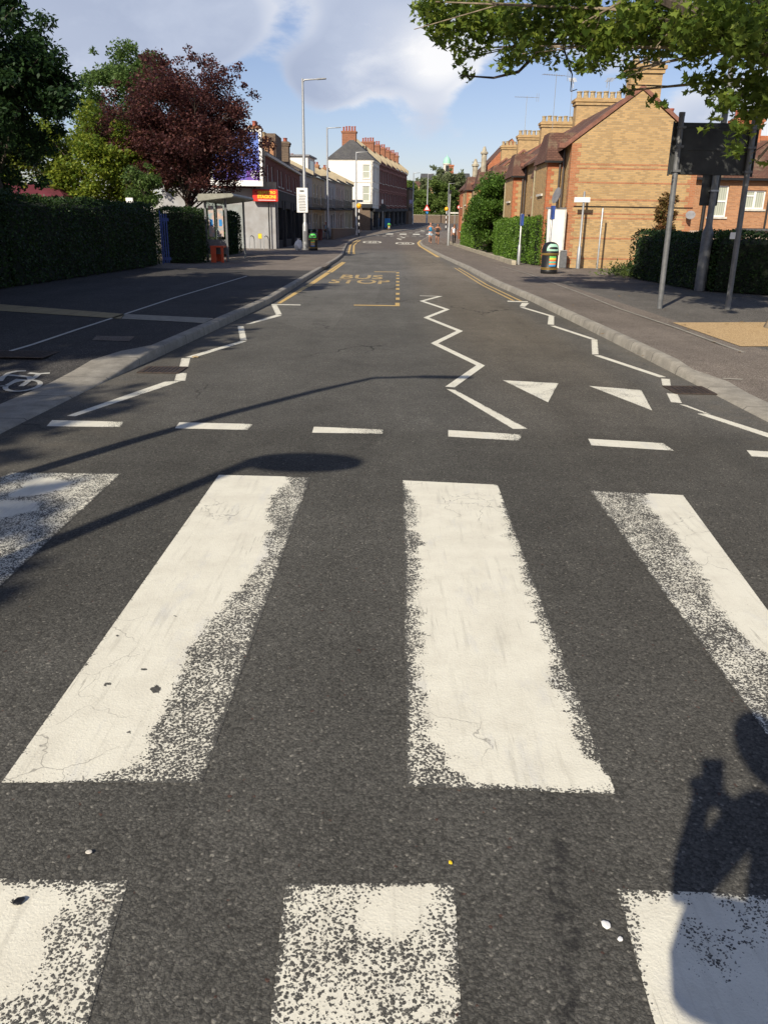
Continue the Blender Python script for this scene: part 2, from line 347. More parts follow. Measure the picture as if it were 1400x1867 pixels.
M_bark = plain('mottled bark', (.25, .20, .14), .9, var=.35, scale=7, bump=.8, col2=(.10, .08, .06)); M_dbark = plain('dark bark', (.085, .065, .05), .9, var=.3, scale=9, bump=.8)
M_sand, t = newmat('resin bound gravel'); o = t.new('ShaderNodeNewGeometry').outputs['Position']
t.l.new(t.ramp(t.sep(t.vor(o, 110, out='Color'))[0], [(0, (.26, .16, .07)), (.5, (.46, .31, .15)), (1, (.66, .50, .28))]), t.b.inputs['Base Color']); t.b.inputs['Roughness'].default_value = .9
t.l.new(t.bump(t.vor(o, 110), .5, .006), t.b.inputs['Normal'])
M_tact, t = newmat('tactile paving'); o = t.new('ShaderNodeNewGeometry').outputs['Position']; x, y, z = t.sep(o)
bl = t.vor(o, 15, rnd=0.0); c = t.mix(t.mr(t.noise(o, 4, 5, .7), .3, .7), (.30, .235, .12), (.46, .37, .20)); c = t.mix(t.mr(bl, .30, .36, 0, .45), c, (.16, .13, .08))
jj = t.math('LESS_THAN', t.math('FRACT', t.math('DIVIDE', x, .4)), .03); t.l.new(t.mix(t.math('MULTIPLY', jj, .7), c, (.06, .05, .04)), t.b.inputs['Base Color']); t.b.inputs['Roughness'].default_value = .9
t.l.new(t.bump(t.mr(bl, .3, .4, 1, 0), .6, .006), t.b.inputs['Normal'])
M_tactg = plain('grey tactile paving', (.30, .28, .23), .9, var=.12, scale=8, bump=.4)
M_grate = plain('rusty iron', (.085, .062, .048), .7, metal=.3, var=.3, scale=20, bump=.5)
M_earth = plain('ground earth', (.10, .095, .06), .95, var=.3, scale=.8)
M_grass = leafmat('grass blades', [(.08, .12, .025), (.16, .22, .05), (.22, .28, .09)], .7, .2)
L_hedge = leafmat('dark hedge leaves', [(.014, .032, .010), (.028, .060, .014), (.050, .095, .022)], .5, .2)
L_privet = leafmat('bright hedge leaves', [(.050, .11, .014), (.105, .20, .024), (.18, .31, .042)], .5, .3)
L_copper = leafmat('copper leaves', [(.030, .012, .014), (.055, .020, .020), (.095, .034, .032), (.17, .075, .055)], .42, .25)
L_dark = leafmat('dark cherry leaves', [(.012, .030, .012), (.025, .055, .018), (.05, .10, .03)], .45, .3)
L_yel = leafmat('yellow green leaves', [(.05, .10, .012), (.14, .20, .025), (.32, .36, .05)], .5, .4)
L_green = leafmat('fresh green leaves', [(.04, .08, .018), (.085, .15, .035), (.16, .23, .07)], .5, .35)
L_plane = leafmat('plane leaves', [(.040, .075, .014), (.075, .125, .022), (.15, .22, .035), (.28, .34, .06)], .42, .42)
L_bush = leafmat('laurel leaves', [(.04, .085, .014), (.08, .16, .025), (.15, .26, .045)], .4, .3)
L_will = leafmat('willow leaves', [(.11, .14, .065), (.17, .21, .10), (.25, .29, .15)], .6, .35)
L_rust = leafmat('rusty young leaves', [(.07, .09, .02), (.20, .09, .04), (.26, .14, .06)], .5, .3)
L_far = leafmat('far bright leaves', [(.075, .12, .025), (.13, .20, .045), (.20, .27, .07)], .6, .35)
M_rustl = plain('dry leaf', (.16, .14, .05), .7, var=.3, scale=20, col2=(.20, .09, .03))
M_core = plain('hedge interior twigs', (.012, .020, .008), .95, var=.4, scale=8)
M_skin = plain('skin', (.48, .24, .15), .55, var=.05); M_skin2 = plain('tanned skin', (.36, .17, .10), .55, var=.05); M_hair = plain('dark hair', (.02, .012, .008), .7)
M_hairr = plain('ginger hair', (.35, .06, .03), .7); M_cblue = plain('bright blue cloth', (.015, .25, .48), .8, var=.1); M_clb = plain('pale blue cloth', (.42, .58, .72), .8, var=.1)
M_cblk = plain('black cloth', (.02, .02, .022), .85, var=.2); M_cwht = plain('white cloth', (.80, .74, .76), .8, var=.06); M_shoe = plain('shoe', (.35, .10, .05), .6)
M_print = plain('faded print', (.16, .16, .15), .7, var=.1); M_poster2 = plain('multicolour poster', (.52, .30, .20), .5, var=.35, scale=5, col2=(.18, .30, .34))

# ------------------------------------------------------------------ mesh helpers
class MB:
    def __init__(s): s.v = []; s.f = []; s.m = []
    def add(s, vs, fs, m=0):
        n = len(s.v); s.v += [tuple(v) for v in vs]
        for f in fs: s.f.append([i + n for i in f]); s.m.append(m)
        return s
    def hexa(s, c, m=0):
        return s.add(c, [(0, 1, 2, 3), (4, 5, 6, 7), (0, 1, 5, 4), (1, 2, 6, 5), (2, 3, 7, 6), (3, 0, 4, 7)], m)
    def box(s, x0, x1, y0, y1, z0, z1, m=0):
        return s.hexa([(x0, y0, z0), (x1, y0, z0), (x1, y1, z0), (x0, y1, z0), (x0, y0, z1), (x1, y0, z1), (x1, y1, z1), (x0, y1, z1)], m)
    def boxT(s, T, u0, u1, n0, n1, z0, z1, m=0):
        return s.hexa([T(u0, n0, z0), T(u1, n0, z0), T(u1, n1, z0), T(u0, n1, z0), T(u0, n0, z1), T(u1, n0, z1), T(u1, n1, z1), T(u0, n1, z1)], m)
    def prism(s, a, b, m=0):     # two matching rings
        n = len(a); return s.add(list(a) + list(b), [tuple(range(n)), tuple(range(n, 2 * n))] + [(i, (i + 1) % n, n + (i + 1) % n, n + i) for i in range(n)], m)
    def tube(s, pts, rs, n=10, m=0, cap=True):
        pts = [Vector(p) for p in pts]
        if not hasattr(rs, '__len__'): rs = [rs] * len(pts)
        vs = []; prev = None
        for i, p in enumerate(pts):
            d = (pts[min(i + 1, len(pts) - 1)] - pts[max(i - 1, 0)]).normalized()
            if prev is None: a = d.orthogonal().normalized()
            else: a = (prev - d * prev.dot(d)).normalized()
            prev = a; b = d.cross(a)
            for k in range(n):
                t = 2 * math.pi * k / n; vs.append(p + (a * math.cos(t) + b * math.sin(t)) * rs[i])
        fs = [(i * n + k, i * n + (k + 1) % n, (i + 1) * n + (k + 1) % n, (i + 1) * n + k) for i in range(len(pts) - 1) for k in range(n)]
        if cap: fs += [tuple(range(n)), tuple(range((len(pts) - 1) * n, len(pts) * n))]
        return s.add(vs, fs, m)
    def lathe(s, prof, n=20, c=(0, 0), m=0, sq=1.0):
        vs = [(c[0] + r * math.cos(2 * math.pi * k / n), c[1] + r * sq * math.sin(2 * math.pi * k / n), z) for r, z in prof for k in range(n)]
        fs = [(i * n + k, i * n + (k + 1) % n, (i + 1) * n + (k + 1) % n, (i + 1) * n + k) for i in range(len(prof) - 1) for k in range(n)]
        fs += [tuple(range(n)), tuple(range((len(prof) - 1) * n, len(prof) * n))]
        return s.add(vs, fs, m)
    def build(s, name, mats, parent=None, loc=None, smooth=False, bevel=0):
        me = bpy.data.meshes.new(name); me.from_pydata(s.v, [], s.f)
        if not isinstance(mats, (list, tuple)): mats = [mats]
        for q in mats: me.materials.append(q)
        me.polygons.foreach_set('material_index', s.m)
        bm = bmesh.new(); bm.from_mesh(me); bmesh.ops.recalc_face_normals(bm, faces=bm.faces)
        if bevel:
            es = [e for e in bm.edges if len(e.link_faces) == 2 and e.calc_face_angle(0) > .6]
            bmesh.ops.bevel(bm, geom=es, offset=bevel, segments=2, affect='EDGES', clamp_overlap=True)
        bm.to_mesh(me); bm.free()
        if smooth: me.shade_smooth(); me.set_sharp_from_angle(angle=rad(38))
        ob = bpy.data.objects.new(name, me); COL.objects.link(ob)
        if parent is not None: ob.parent = parent
        if loc is not None: ob.location = loc
        return ob


def tag(o, label, cat, group=None):
    o['label'] = label; o['category'] = cat
    if group: o['group'] = group
    return o
def thing(name, label, cat, loc=(0, 0, 0), rz=0.0, group=None):
    o = bpy.data.objects.new(name, None); COL.objects.link(o); o.location = loc; o.rotation_euler = (0, 0, rz); o.empty_display_size = .3
    return tag(o, label, cat, group)
def struct(o): o['kind'] = 'structure'; return o
def copy_tree(o, parent=None):
    c = o.copy(); COL.objects.link(c)
    if parent is not None: c.parent = parent
    for ch in list(o.children): copy_tree(ch, c)
    return c
def rawmesh(name, V, Fc, mat, parent=None, per=4):
    """fast numpy mesh of equal polygons"""
    me = bpy.data.meshes.new(name); nf = len(Fc)
    me.vertices.add(len(V)); me.vertices.foreach_set('co', np.asarray(V, dtype=np.float32).ravel())
    me.loops.add(nf * per); me.loops.foreach_set('vertex_index', np.asarray(Fc, dtype=np.int32).ravel())
    me.polygons.add(nf); me.polygons.foreach_set('loop_start', np.arange(0, nf * per, per, dtype=np.int32))
    me.update(calc_edges=True); me.materials.append(mat)
    ob = bpy.data.objects.new(name, me); COL.objects.link(ob)
    if parent is not None: ob.parent = parent
    return ob
MAPLE = np.array([(0, 0), (.30, .05), (.62, -.02), (.50, .22), (.95, .42), (.52, .50), (.48, .66), (.22, .62), (0, 1.15), (-.22, .62), (-.48, .66), (-.52, .50), (-.95, .42), (-.50, .22), (-.62, -.02), (-.30, .05)]) * .62
DIAM = np.array([(0, 0), (.34, .5), (0, 1.0), (-.34, .5)])
LANCE = np.array([(0, 0), (.17, .45), (0, 1.0), (-.17, .45)])
def leafset(name, pos, size, mat, parent, shape=DIAM, upbias=.45, droop=0.0):
    pos = np.asarray(pos); n = len(pos)
    nr = RNG.normal(size=(n, 3)); nr /= np.linalg.norm(nr, axis=1)[:, None]; nr[:, 2] = np.abs(nr[:, 2]) * (1 - upbias) + upbias; nr /= np.linalg.norm(nr, axis=1)[:, None]
    a = RNG.normal(size=(n, 3)); a[:, 2] -= droop; a -= nr * (a * nr).sum(1)[:, None]; a /= np.linalg.norm(a, axis=1)[:, None]; b = np.cross(nr, a)
    sz = size * RNG.uniform(.6, 1.3, n); k = len(shape)
    V = pos[:, None, :] + (b[:, None, :] * shape[None, :, 0, None] + a[:, None, :] * shape[None, :, 1, None]) * sz[:, None, None]
    V += nr[:, None, :] * (np.abs(shape[None, :, 0, None]) * sz[:, None, None] * .35)
    return rawmesh(name, V.reshape(-1, 3), np.arange(n * k).reshape(n, k), mat, parent, k)
def blobpts(blobs, n):
    B = np.array([b[:4] for b in blobs], float); wgt = B[:, 3] ** 2; idx = RNG.choice(len(B), n, p=wgt / wgt.sum())
    d = RNG.normal(size=(n, 3)); d /= np.linalg.norm(d, axis=1)[:, None]
    r = RNG.uniform(0, 1, n) ** .42
    return B[idx, :3] + d * (r * B[idx, 3])[:, None] * np.array([1, 1, .8])
def subblobs(cx, cy, cz, rx, ry, rz, n, r, seed=0, low=-1.0, wob=.16):
    rg = np.random.default_rng(seed); out = []
    while len(out) < n:
        d = rg.normal(size=3); d /= np.linalg.norm(d)
        if d[2] < low: continue
        q = rg.uniform(.25, 1) ** .5 * (1 + rg.uniform(-wob, wob)); out.append((cx + d[0] * q * rx, cy + d[1] * q * ry, cz + d[2] * q * rz, r * rg.uniform(.55, 1.25)))
    for _ in range(n // 3):   # loose sprays that break up the outline
        d = rg.normal(size=3); d /= np.linalg.norm(d)
        if d[2] < low: d[2] = abs(d[2])
        q = rg.uniform(.98, 1.10); out.append((cx + d[0] * q * rx, cy + d[1] * q * ry, cz + d[2] * q * rz, r * rg.uniform(.28, .5)))
    return out
def tree(name, label, cat, base, trunk_r, fork_z, blobs, nleaf, lsize, lmat, bark, shape=DIAM, group=None, lean=(0, 0), droop=0.0, limbs=26, seed=3, upbias=.45):
    """tapered trunk, limbs to every clump, leaves; all coordinates world, stored relative to the base"""
    t = thing(name, label, cat, base, 0, group); b = Vector(base); rg = random.Random(seed)
    mb = MB(); fk = Vector((lean[0], lean[1], fork_z)); cen = Vector(np.mean([x[:3] for x in blobs], axis=0)) - b
    mb.tube([(0, 0, -.1), (lean[0] * .1, lean[1] * .1, .25), (lean[0] * .5, lean[1] * .5, fork_z * .55), fk], [trunk_r * 1.5, trunk_r * 1.08, trunk_r * .9, trunk_r * .78], 14)
    top = Vector((cen.x * .8 + fk.x * .2, cen.y * .8 + fk.y * .2, max(cen.z, fork_z + .5)))
    mb.tube([fk - Vector((0, 0, .1)), (fk + top) / 2 + Vector((rg.uniform(-.2, .2), rg.uniform(-.2, .2), 0)), top], [trunk_r * .78, trunk_r * .5, trunk_r * .22], 10)
    sel = rg.sample(blobs, min(limbs, len(blobs)))
    for q in sel:
        e = Vector(q[:3]) - b; f = rg.uniform(.0, .75); s0 = fk.lerp(top, f)
        mid = s0.lerp(e, .5) + Vector((rg.uniform(-.3, .3), rg.uniform(-.3, .3), rg.uniform(.0, .5)))
        r = min(.055, trunk_r * .36) * (1 - .5 * f); mb.tube([s0, mid, e], [r, r * .6, max(.012, r * .18)], 6)
        for _ in range(2):
            e2 = e + Vector([rg.uniform(-1, 1) * q[3] for _ in range(3)]); mb.tube([mid.lerp(e, .6), e2], [r * .3, .008], 4)
    mb.build('trunk', bark, t, smooth=True)
    leafset('crown', blobpts(blobs, nleaf) - np.array(b), lsize, lmat, t, shape, upbias, droop)
    return t
def hedge(name, label, segs, h, wd, n_per_m2, lsize, lmat, group=None, z=lambda y: zt(y) + hk(y), round_=.12, cat='hedge'):
    """a clipped hedge along a polyline: dark twiggy core plus a shell of small leaves"""
    p0 = segs[0]; t = thing(name, label, cat, (p0[0], p0[1], z(p0[1])), 0, group); z0 = z(p0[1]); mb = MB(); pts = []
    for (ax, ay), (bx, by) in zip(segs[:-1], segs[1:]):
        L = math.hypot(bx - ax, by - ay); dx, dy = (bx - ax) / L, (by - ay) / L; nx, ny = dy, -dx; k = max(2, int(L / .5))
        ring = []
        def pt(s, o, zz): return (ax + dx * s + nx * o - p0[0], ay + dy * s + ny * o - p0[1], zz + z(ay + dy * s) - z0)
        for i in range(k + 1):
            s = L * i / k; j = lambda: random.uniform(-.04, .04); w2 = wd / 2 - .10
            if i in (0, k): s = min(max(s, .1), L - .1)
            ring.append([pt(s, -w2 + j(), .02), pt(s, -w2 + j(), h - .2), pt(s, -w2 * .6, h - .1 + j()), pt(s, w2 * .6, h - .1 + j()), pt(s, w2 + j(), h - .2), pt(s, w2 + j(), .02)])
        n = 6; vs = [v for r in ring for v in r]
        mb.add(vs, [(i * n + q, i * n + (q + 1) % n, (i + 1) * n + (q + 1) % n, (i + 1) * n + q) for i in range(k) for q in range(n)] + [tuple(range(n)), tuple(range(k * n, k * n + n))])
        for (cnt, fn) in ((L * h, 's1'), (L * h, 's2'), (L * wd * 1.3, 'top'), (wd * h, 'e1'), (wd * h, 'e2')):
            m = int(cnt * n_per_m2); s = RNG.uniform(0, L, m); zz = RNG.uniform(.03, h, m) ** 1.0; dep = np.abs(RNG.normal(0, .055, m)) - .03
            if fn == 's1': o = -wd / 2 + dep
            elif fn == 's2': o = wd / 2 - dep
            elif fn == 'top': o = RNG.uniform(-wd / 2, wd / 2, m); zz = h - dep * 1.3
            else: o = RNG.uniform(-wd / 2, wd / 2, m); s = (dep if fn == 'e1' else L - dep)
            # gentle bulges and rounded shoulders
            sh = np.clip((zz - (h - round_ * 2)) / (round_ * 2), 0, 1) ** 2 * round_; o = np.sign(o) * np.maximum(np.abs(o) - sh * (np.abs(o) > wd / 2 - .15), 0)
            bulge = .05 * np.sin(s * 2.1 + zz * 1.3) + .04 * np.sin(s * 5.3 + 2.0 * zz); o = o * (1 + bulge * .9); zz = zz + (.05 * np.sin(s * 1.3 + 1) + .03 * np.sin(s * 4.1)) * (zz / h)
            yy = ay + dy * s + ny * o; Z = np.array([z(v) for v in yy]) - z0
            pts.append(np.stack([ax + dx * s + nx * o - p0[0], yy - p0[1], zz + Z], 1))
    mb.build('stems', M_core, t); leafset('foliage', np.concatenate(pts), lsize, lmat, t, DIAM, .15)
    return t
def text_mesh(s, mat, parent, fit, T, ext=.004, name='lettering', bold=0.0, wear=None):
    """lettering fitted to a rectangle (u0,u1,z0,z1); T(u,n,z) gives the place"""
    cu = bpy.data.curves.new('t', 'FONT'); cu.body = s; cu.extrude = 0; cu.offset = bold; cu.resolution_u = 3
    ob = bpy.data.objects.new('t', cu); COL.objects.link(ob); dg = bpy.context.evaluated_depsgraph_get(); me = bpy.data.meshes.new_from_object(ob.evaluated_get(dg))
    bpy.data.objects.remove(ob); xs = [v.co.x for v in me.vertices]; ys = [v.co.y for v in me.vertices]
    x0, x1, y0, y1 = min(xs), max(xs), min(ys), max(ys)
    for v in me.vertices:
        v.co = T(fit[0] + (v.co.x - x0) / (x1 - x0) * (fit[1] - fit[0]), ext, fit[2] + (v.co.y - y0) / (y1 - y0) * (fit[3] - fit[2]))
    me.materials.clear(); me.materials.append(mat)
    if wear is not None:
        at = me.attributes.new('wear', 'FLOAT', 'POINT')
        for i, v in enumerate(me.vertices): at.data[i].value = wear(v.co)
    o2 = bpy.data.objects.new(name, me); COL.objects.link(o2)
    if parent is not None: o2.parent = parent
    return o2
def TS(x0, y0): return lambda u, n, z: (x0 + u, y0 - n, z)      # faces -Y
def TE(x0, y0): return lambda u, n, z: (x0 + n, y0 + u, z)      # faces +X
def TW(x0, y0): return lambda u, n, z: (x0 - n, y0 + u, z)      # faces -X
def wall(mb, T, u0, u1, z0, z1, ops, th=.3, m=0):
    us = sorted({u0, u1} | {q for o in ops for q in o[:2] if u0 < q < u1}); zs = sorted({z0, z1} | {q for o in ops for q in o[2:4] if z0 < q < z1})
    for a, b in zip(us[:-1], us[1:]):
        for c, d in zip(zs[:-1], zs[1:]):
            if any(o[0] <= (a + b) / 2 <= o[1] and o[2] <= (c + d) / 2 <= o[3] for o in ops): continue
            mb.boxT(T, a, b, -th, 0, c, d, m)
def window(par, T, u0, u1, z0, z1, glass=None, frame=None, style='sash', sill=True):
    fr = frame or M_white; mb = MB(); a, b = -.15, -.08; w_ = .07
    mb.boxT(T, u0, u0 + w_, a, b, z0, z1); mb.boxT(T, u1 - w_, u1, a, b, z0, z1); mb.boxT(T, u0 + w_, u1 - w_, a, b, z1 - w_, z1); mb.boxT(T, u0 + w_, u1 - w_, a, b, z0, z0 + w_)
    if style == 'sash': mb.boxT(T, u0 + w_, u1 - w_, a, b, (z0 + z1) / 2 - .04, (z0 + z1) / 2 + .04)
    elif style == 'case':
        um = (u0 + u1) / 2; mb.boxT(T, um - .05, um + .05, a, b, z0 + w_, z1 - w_); mb.boxT(T, u0 + w_, um - .05, a, b, z1 - (z1 - z0) * .33, z1 - (z1 - z0) * .33 + .06)
    o = mb.build('window', fr, par)
    MB().boxT(T, u0 + .04, u1 - .04, -.135, -.115, z0 + .04, z1 - .04).build('pane', glass or M_glass, o)
    if sill: MB().boxT(T, u0 - .07, u1 + .07, -.10, .07, z0 - .09, z0 - .002).build('sill', M_wstone, o)
    return o
def chimney(par, x0, x1, y0, y1, z0, z1, n, mat, pot, ph=.42, axis='x'):
    mb = MB().box(x0, x1, y0, y1, z0, z1 - .30); mb.box(x0 - .06, x1 + .06, y0 - .06, y1 + .06, z1 - .298, z1 - .16); mb.box(x0 - .11, x1 + .11, y0 - .11, y1 + .11, z1 - .158, z1 - .03); mb.box(x0 - .03, x1 + .03, y0 - .03, y1 + .03, z1 - .028, z1 + .02)
    c = mb.build('chimney', mat, par)
    for k in range(n):
        f = (k + .5) / n; px_, py_ = (x0 + (x1 - x0) * f, (y0 + y1) / 2) if axis == 'x' else ((x0 + x1) / 2, y0 + (y1 - y0) * f)
        hh = ph * random.uniform(.9, 1.08); r = min(.14, (x1 - x0 if axis == 'x' else y1 - y0) / n * .40)
        MB().lathe([(r * 1.05, 0), (r, .04), (r * .86, hh * .8), (r * 1.08, hh * .84), (r * 1.08, hh), (r * .7, hh), (r * .7, hh * .6)], 12).build('chimney_pot', pot, c, loc=(px_, py_, z1 + .018), smooth=True)
    return c

# ------------------------------------------------------------------ the ground
def lerp_tab(tab):
    return lambda y: float(np.interp(y, [a for a, b in tab], [b for a, b in tab]))
xl = lerp_tab([(-30, -3.2), (5.9, -2.97), (8.1, -2.9), (9.5, -2.81), (12.8, -2.64), (17.2, -2.43), (25, -2.42), (39, -2.36), (44, -2.42), (50, -2.6), (54, -2.81), (64, -3.2), (73, -3.56), (82, -3.62), (88, -3.45), (94, -2.9), (99, -2.15), (105, -1.05), (115, .35), (138, 4.1), (170, 8.9), (207, 14.3), (290, 27)])
xr = lerp_tab([(-30, 3.32), (12, 3.32), (18.5, 3.26), (24, 3.10), (33, 3.12), (46, 2.93), (72, 2.89), (82, 3.05), (87, 3.4), (92, 3.85), (99, 4.6), (106, 5.5), (120, 7.6), (138, 10.8), (170, 15.8), (207, 21.5), (290, 34)])
ST = [-18 + .5 * i for i in range(92)] + [28 + i for i in range(82)] + [110 + 2 * i for i in range(86)]
def strip(name, cols, mat, st=ST):
    V = []; 
    for y in st:
        for c in cols: V.append(c(y))
    n = len(cols); Fq = [(i * n + k, i * n + k + 1, (i + 1) * n + k + 1, (i + 1) * n + k) for i in range(len(st) - 1) for k in range(n - 1)]
    return struct(rawmesh(name, V, Fq, mat))
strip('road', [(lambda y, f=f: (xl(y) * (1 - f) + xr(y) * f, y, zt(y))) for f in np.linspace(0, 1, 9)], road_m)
KW = lambda y: .14 + .34 * (1 - ss(9.3, 9.75, y))
KWR = lambda y: .14 + .20 * (1 - ss(8.5, 8.9, y))
strip('kerb_left', [lambda y: (xl(y) + .004, y, zt(y) - .03), lambda y: (xl(y), y, zt(y) + hk(y) - .02), lambda y: (xl(y) - .022, y, zt(y) + hk(y)), lambda y: (xl(y) - KW(y), y, zt(y) + hk(y))], conc)
strip('kerb_right', [lambda y: (xr(y) - .004, y, zt(y) - .03), lambda y: (xr(y) + .02, y, zt(y) + hk(y) - .02), lambda y: (xr(y) + .045, y, zt(y) + hk(y)), lambda y: (xr(y) + KWR(y), y, zt(y) + hk(y))], conc)
PL = [lambda y: (xl(y) - KW(y), y, zt(y) + hk(y) - .003), lambda y: (-9, y, zt(y) + hk(y) - .003), lambda y: (-19, y, zt(y) + hk(y) - .003)]
STn = [y for y in ST if y <= 28]; STf = [y for y in ST if y >= 28]
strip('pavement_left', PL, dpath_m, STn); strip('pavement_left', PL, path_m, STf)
strip('pavement_right', [lambda y: (xr(y) + KWR(y), y, zt(y) + hk(y) - .003), lambda y: (4.9, y, zt(y) + hk(y) - .003)], path_m, [y for y in ST if y <= 88])
strip('pavement_right', [lambda y: (4.9, y, zt(y) + hk(y) - .003), lambda y: (22, y, zt(y) + hk(y) - .003)], path_m, [y for y in ST if 24 <= y <= 88])
strip('footway_right', [lambda y: (4.9, y, zt(y) + hk(y) - .003), lambda y: (22, y, zt(y) + hk(y) - .003)], foot_m, [y for y in ST if y <= 24])
strip('pavement_right', [lambda y: (xr(y) + KWR(y), y, zt(y) + hk(y) - .003), lambda y: (40, y, zt(y) + hk(y) - .003)], path_m, [y for y in ST if y >= 88])
# wide ground sheet to the horizon
V = []; xs = [-900, -200, -60, -19, 0, 22, 60, 200, 900]; ys = [-400, -100, -18] + [10 * i for i in range(0, 31)] + [400, 800, 2500]
for y in ys:
    for x in xs: V.append((x, y, zt(y) - .06))
struct(rawmesh('ground', V, [(i * 9 + k, i * 9 + k + 1, (i + 1) * 9 + k + 1, (i + 1) * 9 + k) for i in range(len(ys) - 1) for k in range(8)], M_earth))

def sheet(name, quad, wearf, mat=white_p, res=.02, off=.0015, pave=False, world=False, edge=.018):
    """a painted marking: four corners TL,TR,BR,BL as photo points on the ground, subdivided, with a wear value per vertex"""
    c = [Vector(q) if world else G(q[0], q[1], pave) for q in quad]
    wu = max((c[1] - c[0]).length, (c[2] - c[3]).length); wv = max((c[3] - c[0]).length, (c[2] - c[1]).length)
    nu = max(2, min(90, int(wu / res))); nv = max(2, min(300, int(wv / res))); V = []; Wv = []
    for j in range(nv + 1):
        for i in range(nu + 1):
            u, v = i / nu, j / nv; p = (c[0] * (1 - u) + c[1] * u) * (1 - v) + (c[3] * (1 - u) + c[2] * u) * v
            V.append((p.x, p.y, zt(p.y) + (hk(p.y) if pave else 0) + off))
            e = min(u, 1 - u) * wu, min(v, 1 - v) * wv; e = min(e) + mnoise.noise(Vector((p.x * 14, p.y * 14, 3))) * .012
            Wv.append(wearf(u, v, p) + max(0, 1 - max(e, 0) / edge) * (.8 if edge < .018 else .35))
    n = nu + 1; o = rawmesh(name, V, [(j * n + i, j * n + i + 1, (j + 1) * n + i + 1, (j + 1) * n + i) for j in range(nv) for i in range(nu)], mat)
    at = o.data.attributes.new('wear', 'FLOAT', 'POINT'); at.data.foreach_set('value', np.array(Wv, dtype=np.float32)); return struct(o)
def pip(x, y, poly):
    r = False; n = len(poly)
    for i in range(n):
        x1, y1 = poly[i]; x2, y2 = poly[(i + 1) % n]
        if (y1 > y) != (y2 > y) and x < (x2 - x1) * (y - y1) / (y2 - y1) + x1: r = not r
    return r
def sdist(x, y, poly):
    d = 9; n = len(poly)
    for i in range(n):
        x1, y1 = poly[i]; x2, y2 = poly[(i + 1) % n]; L = (x2 - x1) ** 2 + (y2 - y1) ** 2; t = max(0, min(1, ((x - x1) * (x2 - x1) + (y - y1) * (y2 - y1)) / L))
        d = min(d, math.hypot(x - x1 - t * (x2 - x1), y - y1 - t * (y2 - y1)))
    return d if pip(x, y, poly) else -d
def N2(x, y, s, k=0): return mnoise.noise(Vector((x * s, y * s, k)))
def zebra(quad, solid, worn=.62, spots=()):
    """solid: photo outlines of the still thick paint; elsewhere only the hollows keep paint"""
    sol = [[G(*q)[:2] for q in s] for s in solid]; sp = [(G(a, b)[:2], r) for a, b, r in spots]
    def f(u, v, p):
        s = max([sdist(p.x, p.y, q) for q in sol] or [-9]); s += .022 * N2(p.x, p.y, 9) + .026 * N2(p.x * 2.2, p.y * 9, 1.2, 5) + .030 * N2(p.x * 4, p.y * 36, 1.0, 15) + .012 * N2(p.x, p.y, 40, 2)
        w_ = worn + .16 * N2(p.x, p.y, 5, 7) + .10 * N2(p.x, p.y, 17, 9)
        w_ = w_ + (0.02 - w_) * ss(-.020 - .06 * max(0, .1 + N2(p.x, p.y, 3.3, 12)), .030, s) + .12 * max(0, N2(p.x, p.y, 11, 4)) * ss(-.02, .05, s)
        for (c, r) in sp:
            d = math.hypot(p.x - c[0], (p.y - c[1])) + r * .25 * N2(p.x, p.y, 60, 1)
            if d < r: w_ = 1.4
        return w_
    sheet('zebra_stripe', quad, f, white_p, .0125, off=.0015, edge=.02)
# far row, left to right
zebra([(20, 861), (222, 863), (-5, 1075), (-420, 1060)], [[(62, 868), (128, 880), (118, 892), (60, 903), (20, 905)], [(-60, 915), (66, 915), (60, 930), (0, 945), (-80, 950)]], .70)
zebra([(399, 866), (567, 870), (368, 1430), (3, 1428)], [[(395, 860), (524, 866), (517, 885), (494, 905), (482, 960), (488, 1000), (470, 1035), (440, 1070), (380, 1130), (345, 1180), (330, 1230), (292, 1300), (255, 1385), (120, 1412), (-20, 1440)]], .76,
      [(283, 1257, .021), (195, 1248, .012), (263, 1221, .009), (315, 1118, .008), (320, 1124, .006), (216, 1160, .006), (231, 1337, .007), (237, 1352, .006)])
zebra([(734, 876), (907, 884), (1124, 1450), (741, 1436)], [[(728, 868), (910, 876), (920, 915), (905, 918), (935, 1010), (985, 1160), (1040, 1330), (1062, 1385), (1122, 1420), (1125, 1432), (990, 1440), (860, 1420), (815, 1395), (790, 1300), (775, 1120), (762, 950), (752, 890)]], .74)
zebra([(1073, 894), (1245, 903), (1610, 1400), (1455, 1420)], [[(1180, 898), (1250, 898), (1640, 1390), (1540, 1400), (1440, 1245), (1330, 1130), (1290, 1060), (1240, 985), (1195, 930)]], .74)
zebra([(1412, 912), (1580, 922), (2110, 1405), (1880, 1405)], [[(1440, 912), (1585, 920), (2100, 1400), (1950, 1400)]], .7)
# near row
zebra([(-180, 1600), (234, 1607), (150, 1905), (-300, 1905)], [[(-190, 1615), (95, 1622), (112, 1650), (78, 1700), (90, 1750), (55, 1795), (-60, 1850), (-300, 1880)]], .66, [(34, 1647, .010)])
zebra([(520, 1612), (829, 1612), (843, 1905), (488, 1905)], [[(700, 1622), (782, 1622), (775, 1650), (748, 1680), (715, 1697), (672, 1690), (665, 1660)], [(808, 1795), (835, 1795), (838, 1825), (815, 1822)]], .64)
zebra([(1123, 1622), (1560, 1640), (1640, 1905), (1204, 1905)], [[(1215, 1627), (1255, 1630), (1250, 1660), (1225, 1700), (1260, 1770), (1330, 1790), (1370, 1760), (1430, 1740), (1480, 1905), (1190, 1905), (1185, 1780), (1160, 1700), (1150, 1650), (1190, 1640)], [(1255, 1638), (1290, 1640), (1320, 1680), (1300, 1700)]], .52)
